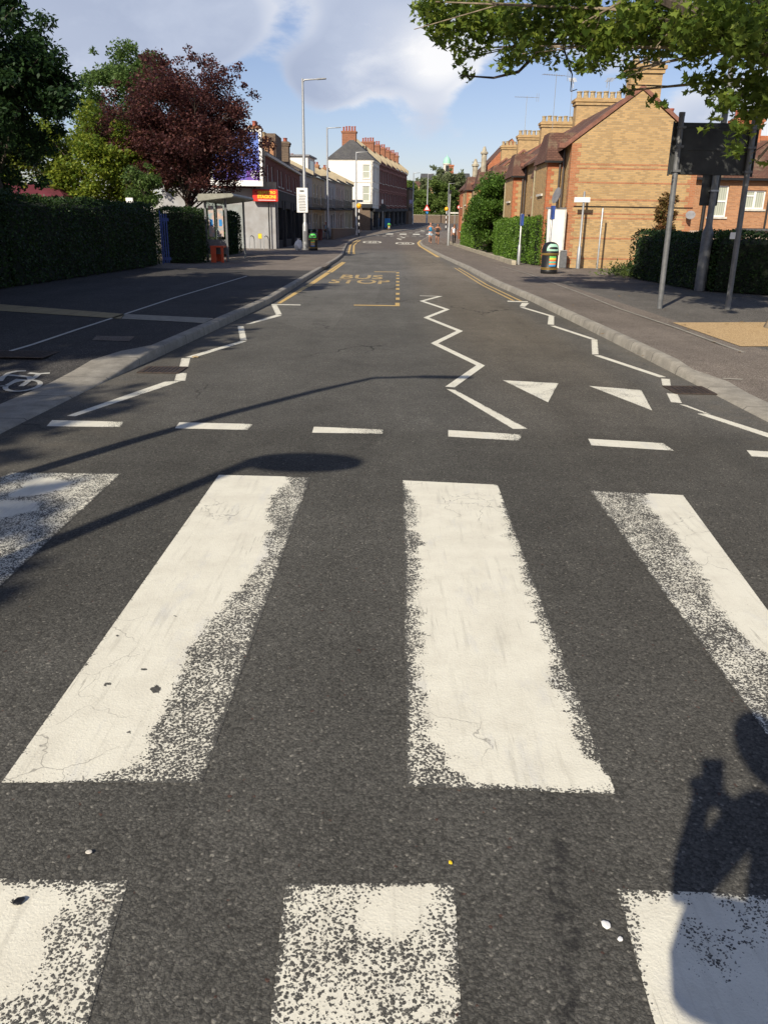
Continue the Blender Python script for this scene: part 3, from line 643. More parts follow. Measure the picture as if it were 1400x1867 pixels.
# give-way dashes
for q, wr in (([(95, 766), (226, 769), (220, 779), (85, 777)], (.72, .9)), ([(327, 770), (461, 773), (453, 784), (319, 781)], (.9, 1)), ([(572, 778), (699, 783), (699, 791), (569, 789)], (.3, .9)),
              ([(817, 784), (950, 792), (949, 804), (817, 796)], (.45, 1)), ([(1072, 800), (1210, 808), (1229, 822), (1078, 812)], (.9, 1)), ([(1361, 821), (1480, 828), (1500, 841), (1370, 832)], (.9, 1)), ([(-160, 758), (-30, 762), (-45, 773), (-180, 770)], (.9, 1))):
    sheet('give_way_dash', q, lambda u, v, p, a=wr: .06 + .5 * ss(a[0] - .1, a[1], u) + .25 * max(0, N2(p.x, p.y, 8)), white_p, .015)
def polyline(name, pts, wd, mat=white_p, wear=.15, pave=False, off=.004, world=False):
    g = [Vector((p[0], p[1], 0)) if world else G(p[0], p[1], pave) for p in pts]; g = [Vector((p.x, p.y, 0)) for p in g]; V = []; n = len(g); dn = []
    # densify then mitre
    L = [g[0]]; keep = [0]
    for a, b in zip(g[:-1], g[1:]):
        k = max(1, int((b - a).length / 2.0))
        for i in range(1, k + 1): L.append(a.lerp(b, i / k))
    g = L; n = len(g)
    for i, p in enumerate(g):
        a = (g[i] - g[i - 1]).normalized() if i else (g[1] - g[0]).normalized(); b = (g[i + 1] - g[i]).normalized() if i < n - 1 else a
        na = Vector((-a.y, a.x, 0)); nb = Vector((-b.y, b.x, 0)); m = (na + nb); m = m.normalized() if m.length > .05 else na; k = wd / 2 / max(.35, m.dot(na))
        for s in (-1, 1):
            q = p + m * k * s; V.append((q.x, q.y, zt(q.y) + (hk(q.y) if pave else 0) + off))
    o = rawmesh(name, V, [(2 * i, 2 * i + 1, 2 * i + 3, 2 * i + 2) for i in range(n - 1)], mat)
    at = o.data.attributes.new('wear', 'FLOAT', 'POINT'); at.data.foreach_set('value', np.array([wear] * len(V), dtype=np.float32)); return struct(o)
def poly(name, pts, mat=white_p, wear=.2, pave=False, off=.004, conv=True):
    g = [G(p[0], p[1], pave) if conv else Vector(p) for p in pts]; me = bpy.data.meshes.new(name)
    me.from_pydata([(p.x, p.y, zt(p.y) + (hk(p.y) if pave else 0) + off) for p in g], [], [tuple(range(len(g)))[::-1]]); me.materials.append(mat)
    o = bpy.data.objects.new(name, me); COL.objects.link(o); at = me.attributes.new('wear', 'FLOAT', 'POINT')
    for i in range(len(g)): at.data[i].value = wear
    return struct(o)
W1 = lambda u, v, p: .18 + .3 * max(0, N2(p.x, p.y, 5))
sheet('zigzag_line', [(300, 696), (332, 694), (137, 759), (122, 758)], lambda u, v, p: .12 + .55 * (1 if v < .45 and u > .6 - .2 * v else 0) * max(0, .4 + N2(p.x, p.y, 6)) + .3 * max(0, N2(p.x, p.y, 7)), white_p, .02)
for q in ([(322, 680), (341, 680), (338, 694), (318, 694)], [(331, 653), (347, 653), (343, 669), (327, 669)], [(440, 621), (450, 622), (353, 652), (338, 651)], [(433, 594), (444, 594), (450, 620), (438, 620)], [(505, 573), (514, 575), (458, 590), (447, 591)], [(495, 556), (505, 556), (514, 573), (503, 573)]):
    sheet('zigzag_line', q, W1, white_p, .03)
poly('zigzag_line', [(495, 554.3), (548, 555.2), (548, 556.6), (495, 555.8)], white_p, .3)
# centre zigzag
polyline('zigzag_line', [(765, 539), (802, 540), (769, 548.7), (815, 564), (777, 579), (838, 603.5), (792, 626), (876, 666.5), (820, 706)], .10, white_p, .18)
sheet('zigzag_line', [(814, 709), (830, 711), (962, 782), (935, 782)], lambda u, v, p: .12 + .6 * ss(.6, 1, u) * max(0, .5 + N2(p.x, p.y, 7)) + .3 * max(0, N2(p.x, p.y, 9)), white_p, .015)
# right zigzag
for q in ([(951, 552), (965, 552), (957, 559), (947, 558)], [(1000, 576), (1010, 577), (1010, 592), (998, 591)], [(1078, 618), (1089, 619), (1091, 646), (1079, 646)], [(1205, 690), (1221, 691), (1223, 706), (1208, 705)], [(1215, 717), (1235, 718), (1243, 735), (1223, 733)]):
    sheet('zigzag_line', q, W1, white_p, .03)
for q, wd_ in (([(951, 560), (1008, 577)], .09), ([(1007, 594), (1080, 618)], .09), ([(1088, 648), (1208, 688)], .09)): polyline('zigzag_line', q, wd_, white_p, .2)
sheet('zigzag_line', [(1238, 737), (1250, 738), (1295, 755), (1283, 753)], lambda u, v, p: .3, white_p, .02); sheet('zigzag_line', [(1270, 754), (1288, 754), (1420, 796), (1404, 799)], lambda u, v, p: .15 + .5 * max(0, N2(p.x, p.y, 8)), white_p, .02)
poly('zigzag_line', [(925, 548), (962, 549.2), (962, 551), (925, 550)], white_p, .3)
# triangles
for tri in ([(916, 693), (1018, 698.5), (999, 733.5)], [(1073.5, 703.5), (1169, 711), (1189, 748.5)]):
    sheet('hump_triangle', [tri[0], tri[1], tri[2], tri[2]], lambda u, v, p: .26 + .5 * max(0, N2(p.x, p.y, 4.5) + .15), white_p, .02)
# bus bay
for i, (yy, hh) in enumerate(((497, 1.8), (502, 1.7), (507.3, 2), (513.3, 2.3), (519.5, 2.6), (526.5, 3), (535.5, 3.4), (544.5, 4)), ):
    wx_ = 2.6 + i * .12; poly('bus_bay_dash', [(725 - wx_, yy - hh / 2), (725 + wx_, yy - hh / 2), (725 + wx_, yy + hh / 2), (725 - wx_, yy + hh / 2)], yellow_p, .22)
poly('bus_bay_dash', [(720.5, 552), (728.5, 552), (728.5, 558), (720.5, 558)], yellow_p, .25)
poly('bus_bay_line', [(645, 555.4), (720.4, 556.4), (720.4, 558), (645, 556.8)], yellow_p, .25); poly('bus_bay_line', [(682, 494.6), (722, 495.2), (722, 496), (682, 495.4)], yellow_p, .45)
def TG(u, n, v): return (u, v, zt(v) + n)
a, b = G(601, 516.5), G(711, 509); text_mesh('STOP', yellow_p, None, (G(597, 516.5).x, G(711, 516.5).x, G(650, 516.7).y, G(650, 509.2).y), TG, name='bus_stop_lettering', bold=.02, wear=lambda c: .56 + .45 * ss(24.9, 25.6, c.y))['kind'] = 'structure'
text_mesh('BUS', yellow_p, None, (G(618, 508).x, G(698, 508).x, G(650, 508.0).y, G(650, 500.8).y), TG, name='bus_stop_lettering', bold=.02, wear=lambda c: .60 + .45 * ss(27.9, 28.8, c.y))['kind'] = 'structure'
# yellow kerb lines
for q in ([(505, 553), (512, 553), (562, 523), (553, 522)], [(556, 521.5), (565, 522.5), (602, 497.5), (594, 496.5)]): poly('yellow_line', q, yellow_p, .2)
polyline('yellow_line', [(597, 496), (611, 486.5), (625, 477.5)], .10, yellow_p, .2); polyline('yellow_line', [(603, 496.3), (616, 487), (628.5, 478)], .10, yellow_p, .2)
polyline('yellow_line', [(x_ + .28, y_) for x_, y_ in [(xl(y_), y_) for y_ in (49, 54, 62, 72, 82, 88)]], .13, yellow_p, .15, world=True); polyline('yellow_line', [(xl(y_) + .58, y_) for y_ in (49, 54, 62, 72, 82, 87)], .13, yellow_p, .15, world=True)
polyline('yellow_line', [(xr(y_) - .22, y_) for y_ in (18.6, 24, 30, 34)], .06, yellow_p, .48, world=True); polyline('yellow_line', [(xr(y_) - .38, y_) for y_ in (18.6, 24, 30, 34)], .06, yellow_p, .48, world=True)
polyline('yellow_line', [(xr(y_) - .15, y_) for y_ in (46, 54, 62, 72, 82, 87, 90)], .20, yellow_p, .1, world=True)
# roundels and the second crossing far up the road
def roundel(cx, cy):
    V = []; n = 28
    for r in (1, .80):
        for k in range(n):
            a_ = 2 * math.pi * k / n; y_ = cy + 3.4 * r * math.sin(a_); V.append((cx + .92 * r * math.cos(a_), y_, zt(y_) + .004))
    o = rawmesh('speed_roundel', V, [(k, (k + 1) % n, n + (k + 1) % n, n + k) for k in range(n)], white_p); at = o.data.attributes.new('wear', 'FLOAT', 'POINT'); at.data.foreach_set('value', np.full(2 * n, .3, dtype=np.float32)); struct(o)
    struct(text_mesh('20', white_p, None, (cx - .42, cx + .42, cy - 1.8, cy + 1.8), TG, name='speed_roundel', bold=.02, wear=lambda c: .3))
c1 = G(678.5, 441); c2 = G(738, 443.3); roundel(c1.x, c1.y); roundel(c2.x, c2.y)
for k in range(5):   # stripes of the far zebra
    x0 = -.2 + k * 1.75; y0 = 108 + k * .3; poly('far_zebra_stripe', [(x0, y0 + 4, 0), (x0 + .9, y0 + 4, 0), (x0 + .75, y0, 0), (x0 - .15, y0, 0)][::1], white_p, .25, conv=False)
for k in range(9):
    x0 = -1.6 + k * .9; y0 = 101.5 + abs(k - 1) * .35; poly('far_give_way_dash', [(x0, y0 + .9, 0), (x0 + .5, y0 + .9, 0), (x0 + .5, y0, 0), (x0, y0, 0)], white_p, .55, conv=False)
    poly('far_give_way_dash', [(x0 + 1.7, y0 + 14.9, 0), (x0 + 2.2, y0 + 14.9, 0), (x0 + 2.2, y0 + 14, 0), (x0 + 1.7, y0 + 14, 0)], white_p, .6, conv=False)
polyline('far_zigzag', [(1.4, 90), (1.0, 94), (1.9, 97), (1.5, 100.5)], .22, white_p, .15, world=True); polyline('far_zigzag', [(3.8, 120), (5.4, 126), (5.0, 131), (7.2, 137), (7.0, 142), (9.4, 148)], .25, white_p, .1, world=True)
# pavement lines, tactile strips, cycle symbol, gravel
polyline('cycle_track_line', [(19, 640), (60, 628), (140, 601), (220, 575), (320, 542), (400, 518), (450, 503)], .055, grey_p, .1, True)
polyline('edging_line', [(915, 485), (960, 498), (1050, 531), (1130, 563), (1228, 596), (1320, 630), (1440, 672)], .055, conc, .0, True, .006)
poly('tactile_strip', [(0, 554.5), (227, 572.3), (220, 581), (0, 566.5), (-400, 545), (-400, 533)], M_tact, 0, True); poly('tactile_strip', [(228.5, 572.4), (390, 580), (371, 589), (221.5, 581)], M_tactg, 0, True)
poly('tree_pit_gravel', [(1226, 588), (1460, 587), (1640, 632), (1350, 631.5)], M_sand, 0, True)
def zp(q): return (q[0] / 4.667, 540 + q[1] / 4.667)
for st_ in ([(0, 725), (25, 690), (75, 655), (140, 640), (222, 636)], [(75, 672), (150, 678), (245, 688)], [(262, 720), (250, 690), (150, 675)], [(245, 655), (330, 662), (425, 655)], [(330, 662), (300, 690), (240, 725), (180, 768)], [(0, 768), (60, 762), (150, 712), (240, 720)], [(-90, 720), (-60, 762), (0, 772)]):
    polyline('cycle_symbol', [zp(q) for q in st_], .055, grey_p, .12, True)
ring = [zp((195 + 150 * math.cos(a_), 763 + 44 * math.sin(a_) - .12 * 150 * math.cos(a_))) for a_ in [2 * math.pi * k / 22 for k in range(23)]]; polyline('cycle_symbol', ring, .05, grey_p, .12, True)
def grate(label, c, w_, l_, z):
    t_ = thing('drain_grate', label, 'drain grate', (c.x, c.y, z))
    fr = MB().box(-w_ / 2, w_ / 2, -l_ / 2, -l_ / 2 + .03, 0, .008).box(-w_ / 2, w_ / 2, l_ / 2 - .03, l_ / 2, 0, .008).box(-w_ / 2, -w_ / 2 + .03, -l_ / 2 + .03, l_ / 2 - .03, 0, .008).box(w_ / 2 - .03, w_ / 2, -l_ / 2 + .03, l_ / 2 - .03, 0, .008)
    fr.build('frame', M_grate, t_); MB().box(-w_ / 2 + .03, w_ / 2 - .03, -l_ / 2 + .03, l_ / 2 - .03, 0, .003).build('pit', M_black, t_); b_ = MB(); k = int(w_ / .045)
    for i in range(1, k): b_.box(-w_ / 2 + i * w_ / k - .012, -w_ / 2 + i * w_ / k + .012, -l_ / 2 + .03, l_ / 2 - .03, .003, .0085)
    b_.build('bars', M_grate, t_)
grate('rusty drain grate in the left gutter beside the zigzag line', G(297, 675), .46, .42, .004); grate('brown drain grate in the right gutter by the kerb', G(1256, 712), .42, .42, .004)
gl = G(40, 646, True); grate('dark grate set in the left pavement near the cycle symbol', gl, .7, .5, hk(gl.y) + .002)

# ------------------------------------------------------------------ right-hand houses
D0 = 33.0
def house(label, stage):
    """one house of the brick row: gable roof along the street, party parapet with coping, chimney, bay wing to the street"""
    t = thing('brick_house', label, 'house', (6.9, D0, hk(D0)), 0, 'brick terraced houses on the right of the road')
    L, Wd, EZ, RX, RZ = 10.0, 4.85, 4.5, 2.42, 6.30
    a, b = (0, 0, 0), (Wd, 0, 0); mb = MB()
    mb.prism([(0, 0, -.3), (Wd, 0, -.3), (Wd, 0, EZ), (RX, 0, RZ), (0, 0, EZ)], [(0, .3, -.3), (Wd, .3, -.3), (Wd, .3, EZ), (RX, .3, RZ), (0, .3, EZ)])
    ops = [(4.6, 5.6, .9, 2.3), (6.8, 7.8, .9, 2.3), (8.5, 9.4, 0, 2.1), (4.7, 5.5, 2.9, 4.1), (7.2, 8.2, 2.9, 4.1)]
    T = TW(0, 0); wall(mb, T, .302, L, -.3, EZ, ops); mb.box(Wd - .3, Wd, .302, L, -.3, EZ)
    mb.build('wall', M_stock, t)
    for o in ops:
        if o[2] > .1: window(t, T, *o)
    MB().boxT(T, 8.56, 9.34, -.2, -.12, 0, 2.08).build('door', M_blue, t)
    rf = MB(); s = RZ - EZ
    for sx in (0, 1):
        e = -.25 if sx == 0 else Wd + .25; ez = EZ - s / RX * .25 * .98
        rf.hexa([(e, .304, ez), (RX, .304, RZ), (RX, L, RZ), (e, L, ez), (e, .304, ez + .09), (RX, .304, RZ + .1), (RX, L, RZ + .1), (e, L, ez + .09)])
    rf.build('roof', M_tile, t)
    cp = MB()
    for x0, x1, z0, z1 in ((-.28, RX, EZ - .16, RZ + .05), (Wd + .28, RX, EZ - .16, RZ + .05)):
        cp.hexa([(x0, -.05, z0), (x1, -.05, z1), (x1, .36, z1), (x0, .36, z0), (x0, -.05, z0 + .16), (x1, -.05, z1 + .16), (x1, .36, z1 + .16), (x0, .36, z0 + .16)])
    cp.box(-.50, -.27, -.05, .36, EZ - .16, EZ + .0); cp.build('coping', M_coping, t)
    bd = MB()
    for z in (3.64, 3.78, 3.14, 2.53, 2.02, 1.86, 1.12, .36): bd.box(.0, Wd, -.0045, 0, z - .03, z + .03)
    for k in range(int(EZ / .15)):
        w_ = .34 if k % 2 else .22; bd.box(0, w_, -.008, -.0046, k * .15, k * .15 + .149); bd.box(Wd - w_, Wd, -.008, -.0046, k * .15, k * .15 + .149)
        bd.box(-.008, -.0002, -.008, w_, k * .15, k * .15 + .149)
    bd.build('red_brick_trim', M_trim, t)
    MB().box(.25, Wd - .0, -.03, -.009, 2.27, 2.30).build('cable', M_black, t)
    # wing: buff front, red corners, hipped tile roof
    wy0, wy1, wx = 1.3, 5.0 - 1.0, -.62; wg = MB(); ez = 3.95
    wg.box(wx, -.0, wy0, wy1, -.3, ez); wn = wg.build('bay_wing', M_stock, t)
    rq = MB(); 
    for k in range(int(ez / .15)):
        w_ = .26 if k % 2 else .14; rq.box(wx - .006, wx + w_, wy0 - .006, wy0, k * .15, k * .15 + .149); rq.box(wx - .006, wx, wy0, wy0 + w_, k * .15, k * .15 + .149)
    rq.box(wx, 0, wy0 - .0055, wy0, 3.70, 3.94).build('quoins', M_red, wn)
    MB().hexa([(wx - .12, wy0 - .12, ez), (.0, wy0 - .12, ez), (.0, wy1 + .12, ez), (wx - .12, wy1 + .12, ez), (wx + .10, wy0 + .75, ez + 1.12), (.6, wy0 + .75, ez + 1.12), (.6, wy1 - .75, ez + 1.12), (wx + .10, wy1 - .75, ez + 1.12)]).build('wing_roof', M_tile, wn)
    MB().box(wx - .16, 0, wy0 - .2, wy0 - .125, ez - .05, ez + .03).build('gutter', M_black, wn)
    window(wn, TW(wx, 0), 2.0, 3.2, .9, 2.4); window(wn, TW(wx, 0), 2.1, 3.1, 2.8, 3.7)
    # second smaller projection with gablet
    w2 = MB().box(-.35, 0, 5.0, 6.4, -.3, 3.6).build('bay_wing', M_orange, t); MB().hexa([(-.45, 4.9, 3.6), (0, 4.9, 3.6), (0, 6.5, 3.6), (-.45, 6.5, 3.6), (-.2, 5.6, 4.5), (.3, 5.6, 4.5), (.3, 5.8, 4.5), (-.2, 5.8, 4.5)]).build('wing_roof', M_tile, w2)
    MB().tube([(-.08, .9, 0), (-.08, .9, EZ - .1)], .05, 8).tube([(-.16, 1.22, 0), (-.16, 1.22, 3.9)], .045, 8).build('drainpipe', M_pipe, t); MB().tube([(-.62, 4.25, 0), (-.62, 4.25, 3.8)], .05, 8).build('drainpipe', M_bpipe, t)
    return t
hs = []
H0 = house('brick end house whose plain gable wall faces the crossing', 0)
chimney(H0, 1.95, 3.10, .02, .62, 5.4, 7.18, 3, M_stock, M_bpot, .30)
MB().lathe([(.02, 0), (.14, .02), (.18, .05), (.18, .055)], 16).build('satellite_dish', M_lead, H0, loc=(4.72, -.25, 2.0)).rotation_euler = (rad(60), 0, rad(-20))
labs = ['second brick house from the crossing, wide chimney with many pots behind the end gable', 'third brick house in the row, a television aerial above its chimney', 'fourth brick house in the row, partly above the tall green bush', 'farthest brick house of the row, behind the tall green bush']
H1 = None
for k, lb in enumerate(labs):
    if k == 0:
        h_ = copy_tree(H0)
        for ch in list(h_.children):
            if ch.name.startswith(('chimney', 'satellite')):
                for g2 in list(ch.children): bpy.data.objects.remove(g2)
                bpy.data.objects.remove(ch)
        H1 = h_; chimney(h_, 2.0, 4.25, .0, .62, 5.2, 7.42, 7, M_stock, M_bpot, .34)
    else: h_ = copy_tree(H1)
    yy = D0 + 10 * (k + 1); h_.location = (6.9 + (.12 * (k + 1)), yy, zt(yy) + .12 + (0, .10, .35, .55)[k]); h_['label'] = lb
def aerial(label, loc, hgt, rz=0):
    t_ = thing('television_aerial', label, 'aerial', loc, rz, 'aerials on the right-hand roofs'); MB().tube([(0, 0, -.6), (0, 0, hgt)], .013, 6).build('mast', M_galv, t_)
    b_ = MB().tube([(-.75, 0, hgt - .08), (.75, 0, hgt - .08)], .010, 5)
    for i in range(9): b_.tube([(-.7 + i * .13, -.18, hgt - .08), (-.7 + i * .13, .18, hgt - .08)], .008, 4)
    b_.tube([(.6, 0, hgt - .3), (.6, 0, hgt + .14)], .012, 4).tube([(.72, 0, hgt - .3), (.72, 0, hgt + .14)], .012, 4).build('array', M_galv, t_)
q = P(1007, 232, 43.4); aerial('tall aerial on the roof nearest the brick gable', (q.x, q.y, 6.8), 8.65 - 6.8, .3); q = P(1039, 208, 43.5); aerial('short aerial between two rows of buff chimney pots', (q.x, 43.5, 7.2), 1.25, 1.3)
q = P(958, 222, 53.5); aerial('horizontal aerial above the third chimney', (q.x, 53.6, 7.6), 1.5, .1)
q = P(1107, 190, 43.3); aerial('thin aerial mast between the wide chimney and the gable', (q.x, 43.3, 7.3), 1.15, 1.5)
# villa with pointed gables at the end of the row
t = thing('gabled_villa', 'red brick villa with steep brown roof beyond the tall bush', 'house', (7.75, 84, zt(84) + .1))
mb = MB(); T = TW(0, 0); ops = [(1, 2, 1, 2.6), (3.5, 4.5, 1, 2.6), (6.5, 7.5, 1, 2.6), (1, 2, 3.4, 4.6), (6.5, 7.5, 3.4, 4.6)]
wall(mb, T, .3, 10, -.3, 5.2, ops); mb.prism([(0, 0, -.3), (8, 0, -.3), (8, 0, 5.2), (4, 0, 9.4), (0, 0, 5.2)], [(0, .3, -.3), (8, .3, -.3), (8, .3, 5.2), (4, .3, 9.4), (0, .3, 5.2)])
mb.box(7.7, 8, .3, 10, -.3, 5.2).build('wall', M_red, t)
for o in ops: window(t, T, *o)
MB().hexa([(-.2, .302, 5.0), (4, .302, 9.4), (4, 10, 9.4), (-.2, 10, 5.0), (-.2, .302, 5.12), (4, .302, 9.52), (4, 10, 9.52), (-.2, 10, 5.12)]).hexa([(8.2, .302, 5.0), (4.002, .302, 9.4), (4.002, 10, 9.4), (8.2, 10, 5.0), (8.2, .302, 5.12), (4.002, .302, 9.52), (4.002, 10, 9.52), (8.2, 10, 5.12)]).build('roof', M_tile, t)
for x_, z_ in ((.55, 7.6), (1.35, 8.7)): MB().lathe([(.26, 4.8), (.26, z_ - .7), (.36, z_ - .65), (.36, z_ - .5), (.22, z_ - .4), (.10, z_)], 8, (x_, -.3)).build('pinnacle', M_stone, t)
# terrace behind at right angles
t = thing('rear_terrace', 'orange brick terrace with white windows behind the low wall on the right', 'house', (0, 43, hk(43)))
mb = MB(); T = TS(0, 0); q = lambda a_, b_: (P(a_, b_, 43).x, P(a_, b_, 43).z - .12)
wins = []
for (a0, b0, a1, b1, st_) in ((1361, 346, 1392, 381, 'case'), (1297, 337, 1322, 395, 'sash'), (1264, 431, 1320, 445, 'wide')):
    x0, z1 = q(a0, b0); x1, z0 = q(a1, b1); wins.append((x0, x1, z0, z1, st_))
x0r = q(1255, 400)[0]; ez = q(1380, 324)[1]; ops = [w_[:4] for w_ in wins] + [(20.2, 21.4, 2.5, 3.6), (20.2, 21.6, .6, 1.9), (23, 24.2, 2.5, 3.6), (23, 24.2, .6, 1.9), (26, 27.2, 2.5, 3.6), (26, 27.2, .6, 1.9)]
wall(mb, T, x0r, 30, -.3, ez, ops); mb.box(x0r, x0r + .3, .302, 6, -.3, ez).box(29.7, 30, .302, 6, -.3, ez).box(x0r, 30, 5.7, 6, -.3, ez); mb.build('wall', M_orange, t)
for o in wins: window(t, T, *o[:4], glass=M_curt if o[4] != 'wide' else M_glass, style='case' if o[4] == 'wide' else o[4])
for o in ops[3:]: window(t, T, *o, glass=M_curt)
MB().hexa([(x0r - .2, -.3, ez - .02), (30.2, -.3, ez - .02), (30.2, 3, ez + 1.95), (x0r - .2, 3, ez + 1.95), (x0r - .2, -.3, ez + .08), (30.2, -.3, ez + .08), (30.2, 3, ez + 2.06), (x0r - .2, 3, ez + 2.06)]).hexa([(x0r - .2, 6.3, ez - .02), (30.2, 6.3, ez - .02), (30.2, 3.002, ez + 1.95), (x0r - .2, 3.002, ez + 1.95), (x0r - .2, 6.3, ez + .08), (30.2, 6.3, ez + .08), (30.2, 3.002, ez + 2.06), (x0r - .2, 3.002, ez + 2.06)]).build('roof', M_tile, t)
MB().box(x0r - .2, 30.2, 2.9, 3.12, ez + 2.0, ez + 2.22).build('ridge', M_red, t); MB().box(x0r, 30, -.32, -.22, ez - .13, ez - .03).build('gutter', M_black, t)
xb0, zb1 = q(1252, 418); xb1 = 30
MB().boxT(T, x0r, 17.6, .002, .02, -.1, q(1280, 420)[1]).build('render_band', M_pinkr, t)
pr_ = MB().boxT(T, q(1343, 430)[0], q(1343, 430)[0] + 2.6, .004, 1.1, -.1, q(1350, 420)[1]).build('porch', M_pinkr, t)
MB().boxT(T, q(1343, 430)[0] - .15, q(1343, 430)[0] + 2.8, .004, 1.3, q(1350, 420)[1] + .003, q(1350, 420)[1] + .12).build('porch_roof', M_slate, pr_)
xd = q(1394, 400)[0]; MB().tube([(xd, -.08, 0), (xd, -.08, ez - .1)], .05, 8).build('drainpipe', M_black, t); xd = q(1257, 400)[0] + .6; MB().tube([(xd, -.1, .2), (xd, -.1, ez - .1)], .09, 8).build('drainpipe', M_black, t)
chimney(t, 17.9, 19.3, 2.7, 3.4, ez + 1.4, ez + 3.0, 4, M_red, M_pot)
chimney(t, 13.6, 14.8, 2.7, 3.4, ez + 1.4, ez + 3.0, 3, M_red, M_pot)
# low wall in front of it
t = thing('low_brick_wall', 'weathered low brick wall with stone coping in front of the orange terrace', 'wall', (0, 36, hk(36))); q = lambda a_, b_: (P(a_, b_, 36).x, P(a_, b_, 36).z - .12)
x0 = q(1263, 446)[0]; zc = q(1330, 452)[1]; MB().box(x0, 26, 0, .25, -.1, zc - .1).build('wall', M_red, t); mb = MB()
for k in range(int((26 - x0) / .6)): mb.box(x0 + k * .6, x0 + k * .6 + .585, -.06, .31, zc - .098 + random.uniform(0, .01), zc + .02 + random.uniform(-.02, .02))
mb.build('coping', M_stone, t, bevel=.015); MB().box(x0 - .03, x0 + .5, -.03, .28, -.1, zc + .1).build('pier', M_stock, t)
# white side wall by the gable
a = P(1004, 480, 33.4); b = P(1029, 485, 33.0); t = thing('white_garden_wall', 'tall white rendered wall between the bright hedge and the brick gable', 'wall', (6.21, 32.75, hk(33)))
MB().prism([(0, 0, -.1), (.58, -.0, -.1), (.58, 0, 2.17), (-.08, 0, 2.17)], [(0, .14, -.1), (.58, .14, -.1), (.58, .14, 2.17), (-.08, .14, 2.17)]).build('wall', M_render, t); MB().box(-.15, .6, -.03, .17, 2.172, 2.22).build('capping', M_lead, t)
MB().box(.585, .63, -.02, .10, -.1, 2.16).build('timber_post', M_wstone, t)
MB().lathe([(.02, 0), (.24, .04), (.30, .10), (.30, .105)], 18).build('satellite_dish', M_lead, t, loc=(.25, -.12, 2.62)).rotation_euler = (rad(75), 0, rad(-75)); MB().tube([(.22, 0, 2.2), (.22, -.05, 2.55)], .02, 6).build('dish_arm', M_lead, t)
c = P(1025, 485, 32.6); t = thing('feeder_pillar', 'narrow grey metal cabinet at the foot of the brick gable', 'cabinet', (c.x, c.y, hk(c.y))); MB().box(-.13, .13, -.1, .1, 0, .62).build('body', M_dgalv, t, bevel=.02); MB().box(-.14, .14, -.11, .11, .625, .67).build('cap', M_galv, t, bevel=.02)

# ------------------------------------------------------------------ hedges, bushes, right
hedge('privet_hedge', 'bright green clipped hedge by the black and mint litter bin', [(7.0, 34.0), (6.5, 34.7), (6.2, 39.5), (6.45, 48)], 1.85, .9, 420, .075, L_privet)
hedge('privet_hedge', 'lower green hedge beyond the tall bush, beside the walking people', [(6.55, 59), (6.45, 66), (6.85, 73.2)], 1.75, 1.05, 300, .10, L_privet)
t = thing('garden_wall', 'low stone garden wall under the bright hedges on the right', 'wall', (5.3, 34.6, hk(34))); mb = MB()
for k in range(22): mb.box(-.12 + .02 * k, .06 + .02 * k, k * 2 + .3, k * 2 + 2.29, -.1, .17 + random.uniform(-.02, .03) + max(0, zt(34.6 + k * 2)))
mb.build('wall', M_stone, t); 
c = P(897, 390, 53); bl = subblobs(c.x + .1, 53, 2.35, 1.55, 2.8, 2.25, 90, .6, 5)
tree('laurel_bush', 'tall loose green bush between two hedges in front of the brick row', 'bush', (c.x, 53, hk(50)), .1, .8, bl, 46000, .12, L_bush, M_dbark, seed=5)
hedge('clipped_hedge', 'dark clipped hedge behind the two sign posts on the right', [(8.35, 26.6), (8.5, 21.3), (10.5, 19.5), (15, 18.3)], 1.35, 1.25, 480, .065, L_hedge)
c = P(1207, 430, 29.5); bl = subblobs(c.x, 29.5, 1.95, .42, .42, .75, 26, .2, 8)
tree('copper_shrub', 'small rusty leaved shrub in front of the brick gable', 'shrub', (c.x, 29.5, hk(29)), .035, .9, bl, 4200, .085, L_rust, M_dbark, seed=8)
pts = np.stack([RNG.normal(8.35, .45, 2600), RNG.normal(27.6, .7, 2600), hk(28) + np.abs(RNG.normal(0, .16, 2600))], 1)
o = leafset('grass_tuft', pts - np.array([8.35, 27.6, .12]), .13, M_grass, None, LANCE, .1, -1.0); o.location = (8.35, 27.6, .12); tag(o, 'tuft of long pale grass at the end of the dark clipped hedge', 'grass')

